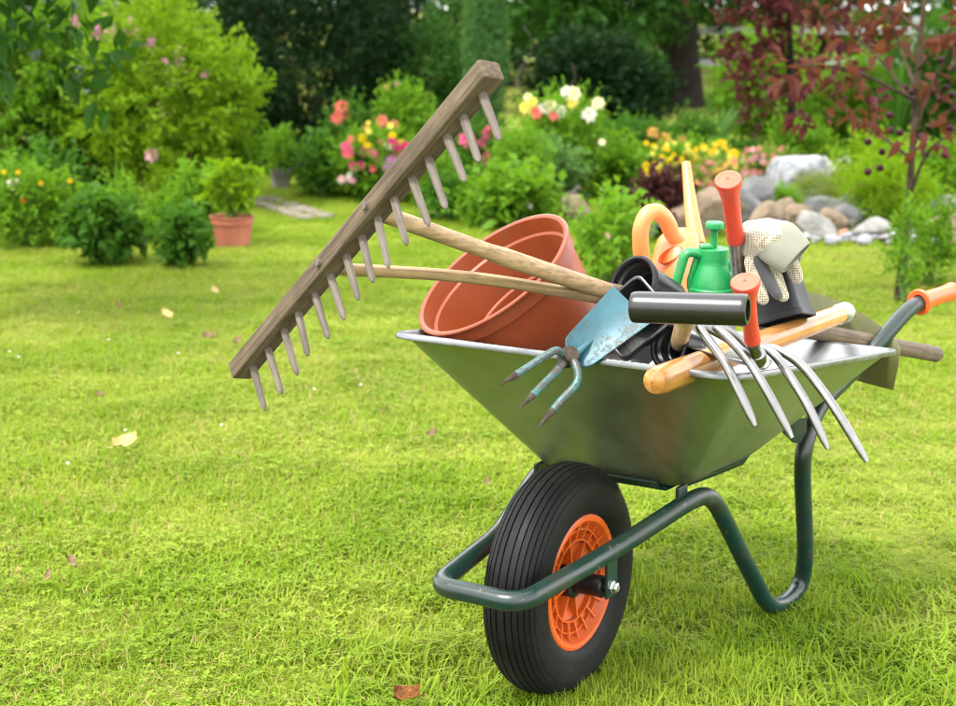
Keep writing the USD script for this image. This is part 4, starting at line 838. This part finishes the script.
# sword leaves
def sword(name, label, px, base_y, top_y, width, n, seed, leaf='light', wid=.022, bend=.25, cat='plant'):
    b = G(px, base_y); d = depth(b); h = W(px, top_y, d)[2]; t = Thing(name, label, cat, b); r = np.random.default_rng(seed)
    for k in range(n):
        a = r.uniform(0, 6.283); o = b + A3([math.cos(a), math.sin(a), 0]) * r.uniform(0, .05); hh_ = h * r.uniform(.6, 1); dx = A3([math.cos(a), math.sin(a) * .5, 0]) * bend * hh_ * r.uniform(.3, 1.3); s = A3([-math.sin(a), math.cos(a), 0]) * wid / 2
        g = [o + dx * u ** 2 + A3([0, 0, hh_ * (u - .12 * u ** 3)]) for u in np.linspace(0, 1, 6)]
        v = np.vstack([[p - s * (1 - u ** 2.5), p + s * (1 - u ** 2.5)] for p, u in zip(g, np.linspace(0, .97, 6))])
        t.part('leaf', (v, A3([(2 * i, 2 * i + 1, 2 * i + 3, 2 * i + 2) for i in range(5)])), LF[leaf], smooth=True)
sword('iris_clump', 'clump of upright sword-shaped leaves in front of the shrub', 122, 218, 146, 40, 12, 71)
sword('ornamental_grass', 'tall drooping green grass clump behind the red-leaved sapling', 893, 170, 22, 60, 40, 72, 'mid', .03, .35)
sword('palm_like_plant', 'grey-green fan of long narrow leaves below the shade tree trunk', 720, 150, 96, 80, 30, 73, 'grey', .03, .8)
sword('ornamental_grass', 'small pale green grass tuft left of the white boulder', 590, 178, 118, 60, 16, 74, 'light', .02, .7)
single('wooden_stake', tube([G(196, 214), W(188, 140, depth(G(196, 214)))], .006, 8), STEM, 'thin leaning wooden stake among the leafy plants', 'stake')
# dark clipped mass
plant('hedge_bush', 'large dark green rounded bush in the middle distance', 'bush', 312, 170, -60, 200, 'yew', 4200, .05, 81, nl=8, lump=.3, shell=.62, stem=STEM, depth_m=.8, asp=.4)
plant('hedge_bush', 'dark green bush with paler tips right of the big rounded one', 'bush', 420, 166, 25, 130, 'deep', 2000, .05, 82, nl=8, lump=.4, shell=.55, stem=STEM, depth_m=.6)
plant('hedge_bush', 'low dark bush at the foot of the big rounded one', 'bush', 250, 168, 80, 80, 'dark', 900, .05, 83, nl=8, stem=STEM)
plant('hedge_bush', 'dark bush beneath the shade tree, behind the white roses', 'bush', 590, 150, 40, 140, 'dark', 1500, .07, 84, nl=8, stem=STEM)
plant('hedge_bush', 'dark bush behind the yellow flowers', 'bush', 628, 135, 45, 66, 'deep', 700, .07, 85, nl=7, stem=STEM)
# columnar conifer
plant('columnar_conifer', 'slim blue-green columnar conifer right of the rake top', 'conifer', 485, 188, -90, 50, 'blue', 3000, .034, 86, tw=1.2, asp=.16, nl=9, lump=.25, shell=.4, stem=STEM, upb=.8)
# ---- potted plants
def pot_up(name, label, px, base_y, top_y, wtop, m, rimh, group=None):
    b = G(px, base_y); d = depth(b); h = W(px, top_y, d)[2] ; rad = wtop / 2 / FPX * d
    t = pot(name, label, b + [0, 0, h], (0, 0, 1), rad, h, m, rimh, group, .76, .006, 40)
    t.part('soil', lathe([(rad * .93, h - .02), (.001, h - .012)], b, A3([0, 0, 1.]), 28), STEM)
    return b, d, h
b, d, h = pot_up('clay_pot', 'terracotta clay pot on the lawn holding a light-green leafy plant', 233, 246, 215, 43, TERRA2, .035)
plant('potted_plant', 'light-green leafy plant growing in the terracotta clay pot', 'plant', 233, 246, 168, 58, 'yellow', 46, .068, 87, asp=.56, nl=8, tw=1.3, z0=h + .005, at=b, cz=.62)
b, d, h = pot_up('clay_pot', 'small grey pot at the end of the stone path holding a bushy plant', 281, 188, 168, 22, stone('grey_pot', (.14, .12, .11), (.22, .2, .18), (.3, .27, .25), 9, .2), .03)
plant('potted_plant', 'upright bushy yellow-green plant growing in the small grey pot', 'plant', 281, 188, 132, 30, 'light', 160, .04, 88, nl=7, z0=h - .02, at=b, cz=.5)
b, d, h = pot_up('clay_pot', 'black pot with an orange flower under the dark bush', 317, 187, 174, 18, BLACKP, .02)
plant('potted_plant', 'small plant with orange flower growing in the black pot', 'plant', 317, 187, 160, 24, 'mid', 70, .035, 89, nl=6, z0=h - .02, at=b, flowers=[(317, 163, 'orange', 5), (320, 166, 'orange', 3.5)])
# ---- flower bed in the middle
rf = np.random.default_rng(77)
def scat(n, x0, x1, y0, y1, cols, r0, r1): return [(rf.uniform(x0, x1), rf.uniform(y0, y1), cols[rf.integers(len(cols))], rf.uniform(r0, r1)) for _ in range(n)]
plant('phlox_clump', 'bushy clump of pink, yellow and white flowers left of the rake handle', 'flowers', 378, 200, 132, 84, 'light', 620, .045, 91, nl=7, flowers=scat(26, 344, 406, 138, 172, ['deep', 'pink', 'deep', 'pink', 'salmon'], 3, 6) + scat(10, 366, 402, 122, 146, ['yellow', 'lemon'], 2.5, 5) + scat(8, 336, 356, 160, 184, ['white', 'pale'], 2.5, 4.5) + [(385, 164, 'lilac', 7), (393, 160, 'lilac', 7), (398, 168, 'lilac', 7), (388, 173, 'lemon', 5), (362, 138, 'yellow', 5), (388, 146, 'white', 5)])
plant('rose_bush', 'rose bush with salmon blooms at the back of the flower clump', 'rose bush', 352, 192, 98, 54, 'mid', 260, .045, 92, nl=6, flowers=[(342, 107, 'salmon', 8), (337, 118, 'salmon', 7), (347, 115, 'salmon', 5), (382, 121, 'salmon', 7), (394, 125, 'salmon', 6), (367, 128, 'salmon', 5)])
plant('leafy_perennial', 'tall light-green perennial behind the pink flower clump', 'plant', 405, 190, 86, 60, 'light', 480, .05, 93, nl=6, flowers=[(397, 84, 'mauve', 3), (386, 86, 'salmon', 3)])
plant('rose_bush', 'rose bush with deep pink blooms behind the top rake teeth', 'rose bush', 487, 200, 122, 66, 'mid', 380, .045, 94, nl=6, flowers=[(490, 134, 'pink', 10), (467, 139, 'pink', 9), (487, 158, 'pink', 8), (481, 144, 'pink', 6), (463, 187, 'lilac', 5), (464, 200, 'pink', 5), (476, 192, 'pink', 4)])
plant('rose_bush', 'tall rose bush with white and yellow blooms', 'rose bush', 562, 196, 92, 96, 'light', 760, .045, 95, nl=6, depth_m=.35, flowers=[(573, 94, 'cream', 9), (567, 92, 'white', 7), (598, 103, 'cream', 7), (589, 114, 'white', 8), (550, 106, 'cream', 8), (560, 111, 'white', 7), (536, 112, 'salmon', 7), (554, 115, 'salmon', 6), (526, 107, 'lemon', 7), (532, 102, 'lemon', 6), (528, 97, 'cream', 5), (572, 103, 'lemon', 6), (543, 108, 'white', 6), (602, 142, 'cream', 4)])
plant('leafy_perennial', 'soft grey-green foliage below the white roses', 'plant', 545, 205, 140, 80, 'grey', 420, .045, 96, nl=6)
plant('leafy_perennial', 'mid-green foliage between the pink and white rose bushes', 'plant', 522, 215, 130, 50, 'light', 300, .05, 97, nl=6)
plant('leafy_perennial', 'light leafy plant behind the terracotta pots', 'plant', 505, 226, 180, 90, 'light', 360, .05, 98, nl=6, flowers=[(530, 206, 'white', 3), (598, 244, 'pale', 3)])
plant('leafy_perennial', 'fresh green leafy plant beside the orange watering can', 'plant', 606, 284, 198, 70, 'light', 150, .055, 99, nl=6, asp=.5, depth_m=.2, flowers=[(607, 236, 'pale', 3.5)])
plant('rose_bush', 'rose bush with two peach blooms left of the yellow flowers', 'rose bush', 640, 172, 122, 76, 'mid', 380, .055, 101, nl=6, flowers=[(653, 133, 'peach', 7), (665, 139, 'peach', 8), (664, 147, 'orange', 5), (682, 138, 'salmon', 4), (636, 163, 'red', 3)])
plant('yellow_flower_clump', 'wide clump of small bright yellow flowers', 'flowers', 690, 196, 146, 96, 'light', 420, .05, 102, nl=6, flowers=scat(130, 645, 738, 142, 188, ['yellow', 'yellow', 'lemon'], 2.2, 4))
plant('sedum_clump', 'dusty pink flowering clump right of the yellow flowers', 'flowers', 762, 190, 148, 50, 'heath', 240, .035, 103, nl=6, flowers=scat(55, 742, 786, 147, 178, ['dustpink', 'dustpink', 'pale'], 2, 3.6))
plant('sedum_clump', 'dusty pink flowering clump in front of the yellow flowers', 'flowers', 712, 206, 160, 56, 'heath', 240, .035, 104, nl=6, flowers=scat(45, 690, 738, 160, 188, ['dustpink', 'peach', 'dustpink'], 2, 3.4))
for k, (px, by, ty, wd, lf, lab) in enumerate(((432, 205, 150, 70, 'light', 'light wispy greenery below the rake teeth, right of the pink clump'), (455, 218, 182, 70, 'mid', 'low greenery in front of the deep pink roses'), (516, 228, 185, 50, 'light', 'tall thin greenery above the back of the terracotta pots'), (580, 188, 128, 60, 'mid', 'dark greenery right of the white roses'), (615, 196, 150, 60, 'light', 'greenery between the white and the peach roses'), (660, 196, 165, 70, 'light', 'greenery at the foot of the yellow flowers'),
    (440, 172, 110, 60, 'mid', 'greenery behind the middle rake teeth'), (330, 196, 150, 44, 'mid', 'greenery left of the pink flower clump'), (800, 175, 120, 80, 'light', 'greenery behind the white boulder'), (880, 190, 140, 90, 'yellow', 'yellow-green greenery beyond the sapling trunk'), (940, 205, 140, 70, 'light', 'greenery between the sapling and the right edge'), (735, 172, 152, 60, 'mid', 'greenery behind the dusty pink flowers'), (46, 222, 165, 60, 'mid', 'greenery behind the left dark mound'), (200, 235, 170, 50, 'light', 'greenery right behind the clay pot'))):
    lq = .036 + .044 * ((k * 7) % 5) / 4; plant('leafy_perennial', lab, 'plant', px, by, ty, wd, lf, int(260 * (.048 / lq) ** 1.4), lq, 150 + k, nl=6, lump=.8, shell=.1, asp=.36 + .24 * (k % 3) / 2)
plant('purple_leaved_plant', 'brown-purple leaved mound behind the watering can', 'plant', 662, 236, 180, 52, 'purple', 260, .05, 105, nl=6, asp=.6)
plant('leafy_perennial', 'dark leafy plants beneath the shade tree right of its trunk', 'plant', 758, 128, 82, 84, 'mid', 600, .07, 106, nl=7)
plant('leafy_perennial', 'mid-green plants along the back between peach roses and pale fan leaves', 'plant', 690, 165, 118, 60, 'mid', 320, .05, 107, nl=6)
plant('green_shrub', 'yellow-green shrub in front of the white fence', 'shrub', 768, 145, 35, 100, 'light', 1000, .07, 108, nl=7, stem=STEM)
plant('green_shrub', 'green shrub behind the red-leaved sapling, right of the pale grass', 'shrub', 850, 160, 60, 110, 'light', 1000, .06, 109, nl=7, stem=STEM)
plant('green_shrub', 'dark green shrub at the right edge behind the sapling', 'shrub', 945, 165, 20, 110, 'mid', 1100, .06, 110, nl=7, stem=STEM)
plant('heather_mound', 'olive-green heathery mound in front of the white boulder', 'plant', 822, 206, 176, 60, 'heath', 420, .03, 111, nl=7, asp=.2, upb=.8)
plant('heather_mound', 'yellow-green grassy mound in the rock garden at right', 'plant', 885, 226, 160, 90, 'yellow', 620, .045, 112, nl=7, asp=.22, upb=.7)
plant('heather_mound', 'low bright green cushion plant among the grey rocks', 'plant', 778, 210, 190, 46, 'light', 200, .03, 113, nl=6)
plant('red_flower_plant', 'small plant with red flowers right of the heathery mound', 'flowers', 863, 200, 176, 26, 'mid', 90, .035, 114, nl=6, flowers=scat(9, 852, 872, 180, 196, ['deep', 'pink'], 2.5, 4))
plant('white_flower_plant', 'low plant with white flowers beyond the white boulder', 'flowers', 836, 178, 158, 40, 'grey', 120, .035, 115, nl=6, flowers=scat(16, 815, 855, 158, 168, ['white'], 2.5, 4.5))
# ---- purple-leaved tree
tree('purple_leaved_tree', 'small tree with dusky dark red foliage right of the shade tree', 790, 172, 1.9, .035, (0, 0, 1.55), (.62, .4, .62), 'red', 170, .085, 121, nl=8, asp=.5, lump=.45, limbs=8, crowns=(((-.30, -.1, .95), (.12, .14, .5), 62), ((-.16, 0, .62), (.14, .15, .25), 26), ((.22, 0, 1.0), (.35, .2, .35), 34)))
# ---- red-leaved sapling with dark fruit
sb = G(898, 300); sd_ = depth(sb)
sap = Thing('crab_apple_sapling', 'thin young tree with red leaves and dark red fruit at right', 'tree', sb)
tr_pts = smooth_path([sb, W(905, 240, sd_), W(911, 170, sd_), W(917, 80, sd_ + .05), W(926, -20, sd_ + .05), W(935, -140, sd_)], 6)
sap.part('trunk', tube(tr_pts, np.linspace(.019, .007, len(tr_pts)), 10), STEM)
brs = [((911, 140), (945, 60), (975, 20)), ((914, 105), (880, 60), (835, 20)), ((917, 70), (950, 30), (990, -30)), ((916, 90), (890, 20), (860, -60)), ((908, 200), (930, 150), (975, 120)), ((912, 160), (880, 135), (845, 110)), ((914, 100), (850, 70), (795, 65)), ((920, 30), (850, -20), (780, -60))]
sprb, sprd = [], []
rs = np.random.default_rng(131)
for k, pts in enumerate(brs):
    p = smooth_path([W(x, y, sd_ + .18 * q * (1 if k % 2 else -1)) for q, (x, y) in enumerate(pts)], 6)
    sap.part('branch', tube(p, np.linspace(.008, .003, len(p)), 7), STEM)
    for q in range(10 if k not in (4, 5) else 5):
        i = rs.integers(3, len(p)); sprb.append(p[i] + rs.normal(size=3) * .05); sprd.append(unit(rs.normal(size=3) + unit(p[-1] - p[0]) * .8 + [0, 0, -.1]))
sv = sprigs(A3(sprb), A3(sprd), rs.uniform(.06, .14, len(sprb)), 5, .088, .04, rs, .9, -.1)
sap.part('crown', sv, LF['redor'], smooth=False)
extra = [(W(rs.uniform(790, 880), rs.uniform(60, 125), sd_ - .15)) for _ in range(9)]
sap.part('crown', sprigs(A3(extra), A3([unit(rs.normal(size=3)) for _ in extra]), .08, 5, .07, .036, rs, .9, -.1), LF['red'], smooth=False)
FR = plastic('dark_red_fruit', (.030, .003, .007), .5, .3, 20, spec=.12)
for (fx, fy) in ((868, 142), (882, 152), (893, 152), (900, 133), (914, 141), (926, 155), (936, 148), (922, 138), (890, 130), (868, 172), (880, 168), (932, 92), (940, 100), (946, 88), (951, 95), (905, 88), (912, 92), (950, 128), (941, 60), (921, 136), (908, 160), (945, 155), (890, 115), (875, 100), (954, 110)):
    c = W(fx, fy, sd_ + rs.uniform(-.12, .1)); q = trimesh.creation.icosphere(2, .0155); q.apply_scale([1, 1, .92]); q.apply_translation(c); sap.part('fruit', q, FR, smooth=True)
plant('climbing_plant', 'green leafy plant growing round the foot of the thin sapling', 'plant', 905, 304, 192, 36, 'light', 60, .045, 132, nl=6, tw=1.6, depth_m=.12)
plant('climbing_plant', 'light trailing plant to the right of the sapling foot', 'plant', 932, 285, 205, 40, 'light', 130, .045, 133, nl=6, depth_m=.12)

# ================================================================== ROCKS
RK = {'white': stone('white_boulder', (.09, .095, .105), (.28, .29, .31), (.46, .46, .46), 10, .6), 'grey': stone('grey_rock', (.06, .06, .064), (.125, .125, .125), (.21, .21, .205), 6, .8, (.10, .12, .03)), 'tan': stone('tan_rock', (.12, .085, .055), (.21, .16, .11), (.30, .24, .18), 6, .8), 'pale': stone('pale_grey_rock', (.14, .14, .135), (.24, .235, .22), (.34, .34, .32), 6, .7), 'red': stone('red_stone', (.26, .12, .08), (.36, .18, .12), (.44, .25, .18), 8, .5)}
rocks = (('tan', 727, 224, 180, 40, 'upright tan rock behind the watering can spout'), ('grey', 760, 222, 178, 44, 'dark angular rock left of the white boulder'), ('tan', 786, 224, 194, 36, 'tan rock below the white boulder'), ('grey', 858, 224, 196, 34, 'grey block behind the low pale stone'), ('tan', 832, 232, 208, 34, 'tan rock between the grey blocks'),
         ('tan', 690, 240, 206, 44, 'broad tan rock left of the green sprayer'), ('tan', 766, 234, 206, 46, 'tan rock just left of the glove'), ('grey', 786, 240, 222, 30, 'small grey rock peeking out behind the glove'), ('grey', 824, 216, 196, 38, 'grey rock behind the flat tan one'), ('pale', 905, 246, 228, 36, 'pale rock in front of the sapling bed'), ('tan', 930, 240, 222, 32, 'tan rock right of the sapling trunk'), ('grey', 640, 242, 214, 40, 'dark rock left of the watering can'),
         ('white', 800, 199, 158, 62, 'large white speckled boulder, the tallest of the rock garden'), ('grey', 741, 226, 182, 46, 'dark grey pointed rock behind the upright orange handle'), ('tan', 708, 238, 188, 62, 'large tan rock behind the watering can spout'), ('grey', 722, 214, 180, 30, 'small dark rock between the pink flowers and the tan rock'),
         ('tan', 804, 226, 206, 42, 'flat tan rock between the glove and the block of grey stone'), ('pale', 816, 240, 212, 36, 'rounded grey-brown rock in front of the flat tan one'), ('grey', 846, 230, 199, 32, 'upright grey stone block with a flat top'), ('pale', 873, 240, 220, 38, 'pale blue-grey stone low beside the pebbles'), ('red', 843, 240, 229, 16, 'small reddish stone among the white pebbles'),
         ('tan', 949, 244, 212, 40, 'brown rock low at the right edge'), ('pale', 952, 224, 192, 34, 'pale rock stacked above the brown one at the right edge'), ('tan', 574, 225, 196, 36, 'single tan stone with the little bird figure on top'), ('grey', 660, 232, 205, 40, 'dark rock partly hidden by the purple-leaved mound'))
for k, (c, px, by, ty, wd, lab) in enumerate(rocks):
    b = G(px, by); d = depth(b); hz = max(W(px, ty, d)[2], .05); hw = wd / 2 / FPX * d
    single('rock', rock_mesh(b + [0, hw * .5, hz * .42], (hw * 1.38, hw * 1.0, hz * .74), 40 + k, 3, .3, k * .7, (.72, .95) if c == 'white' else (.45, .8)), RK[c], lab, 'rock', group='rock garden stones' if 'bird' not in lab else None, smooth=22)
pb = []
for k in range(90):
    p = G(rf.uniform(800, 956), rf.uniform(234, 246)); s = rf.uniform(.012, .035); t = trimesh.creation.icosphere(1, 1.0); t.apply_scale([s, s * rf.uniform(.6, 1), s * .6]); t.apply_transform(trimesh.transformations.rotation_matrix(rf.uniform(0, 6), [0, 0, 1])); t.apply_translation(p + [0, 0, .02]); pb.append(t)
single('pebbles', pb, RK['white'], 'white pebbles scattered along the front of the rock garden', 'pebbles', kind='stuff')
# bird figure on the stone
bb = W(573, 199, depth(G(574, 225)) + .03)
bf = Thing('bird_figurine', 'tiny dark bird figure perched on the tan stone', 'figurine', bb)
bpth = bf.part('bird_body', hull_chain([(bb + [0, 0, .028], .016), (bb + [.012, 0, .036], .014), (bb + [.022, 0, .060], .012), (bb + [-.035, 0, .024], .006)], [(0, 1), (1, 2), (0, 3)], 12, .006, 4), plastic('dark_bird_paint', (.03, .025, .022), .5), smooth=True)
bf.part('beak', tube([bb + [.030, -.004, .061], bb + [.044, -.006, .058]], [.004, .0008], 6), plastic('bird_beak_paint', (.4, .18, .02), .5))
# spiral plant stakes
for (px, by, ty, amp, lab) in ((524, 196, 25, .045, 'rusty spiral metal plant stake behind the rake top'), (571, 172, 62, .02, 'thin twisted plant stake behind the white roses')):
    b = G(px, by); d = depth(b); h = W(px, ty, d)[2]; u = np.linspace(0, 1, 90)
    single('plant_stake', tube(np.c_[b[0] + amp * np.sin(u * 16) * np.clip(u * 3, 0, 1), b[1] + amp * np.cos(u * 16) * np.clip(u * 3, 0, 1), u * h], .0045, 7), RUSTY, lab, 'plant stake')

# ================================================================== FALLEN LEAVES AND DAISIES ON THE LAWN
def fallen(px, py, size, col, lab, seed, curl=.35, z=.036):
    c = G(px, py, z); r = np.random.default_rng(seed); a = r.uniform(0, 6.28); dx = A3([math.cos(a), math.sin(a), 0]); dy = A3([-dx[1], dx[0], 0])
    g = [[c + dx * size * (u - .5) + dy * w * size * .28 * math.sin(math.pi * min(u * .96 + .03, 1)) ** .7 + A3([0, 0, size * curl * (w * w * .6 + (u - .5) ** 2 * 1.2 + .0) + .55 * (dx * size * (u - .5) + dy * w * size * .28)[1] + .30 * size * (float(meshkit.fbm(A3([[u * 4 + seed, w * 1.6, 2.2]]), 3, seed)[0]) - .5)]) for w in np.linspace(-1, 1, 5)] for u in np.linspace(0, 1, 8)]
    t = Thing('fallen_leaf', lab, 'leaf', c, 'fallen leaves on the lawn')
    t.part('leaf_blade', sheet(g, .0006), col, smooth=60)
    t.part('leaf_stalk', tube([c + dx * size * .48, c + dx * size * .62 + dy * .01, c + dx * size * .75 + dy * .03 * size], [.0012, .001, .0008], 5), col)
FL = {'y': stone('yellow_fallen_leaf', (.40, .25, .06), (.55, .42, .17), (.62, .52, .28), 40, .3), 'b': stone('brown_fallen_leaf', (.10, .06, .028), (.20, .14, .07), (.34, .27, .16), 45, .4), 'o': stone('orange_fallen_leaf', (.07, .03, .014), (.20, .075, .02), (.50, .33, .08), 40, .4)}
for k, (px, py, s, c, lab) in enumerate(((125, 445, .062, 'y', 'pale yellow fallen leaf on the lawn below the two dark mounds'), (209, 337, .042, 'b', 'brown fallen leaf on the lawn left of the rake head'), (237, 341, .035, 'b', 'small brown fallen leaf just left of the rake head'), (167, 316, .05, 'y', 'yellowish fallen leaf farther back on the open lawn'),
    (407, 697, .042, 'o', 'orange fallen leaf at the bottom edge in front of the wheel'), (72, 563, .03, 'b', 'brown fallen leaf low on the left of the lawn'), (487, 483, .02, 'b', 'brown fallen leaf beside the top of the tyre'), (48, 577, .024, 'b', 'dark crumpled leaf beside the brown one low on the left'), (118, 306, .03, 'b', 'dry leaf behind the yellowish one on the lawn'), (215, 292, .04, 'y', 'small pale leaf near the terracotta clay pot'), (432, 434, .03, 'b', 'tiny dry leaf left of the tray bottom'), (100, 395, .024, 'b', 'dry brown leaf among the grass above the pale yellow one'))):
    fallen(px, py, s, FL[c], lab, 500 + k)
for k in range(12):
    px, py = rf.uniform(5, 420), rf.uniform(270, 480); c = G(px, py, .038)
    dz = Thing('daisy', 'tiny white daisy in the lawn grass left of the wheelbarrow', 'daisy', c, 'daisies in the lawn')
    dz.part('bloom', bloom(c, (0, -.2, 1), .005, rf, 1, 8), PT_['white'], smooth=False)
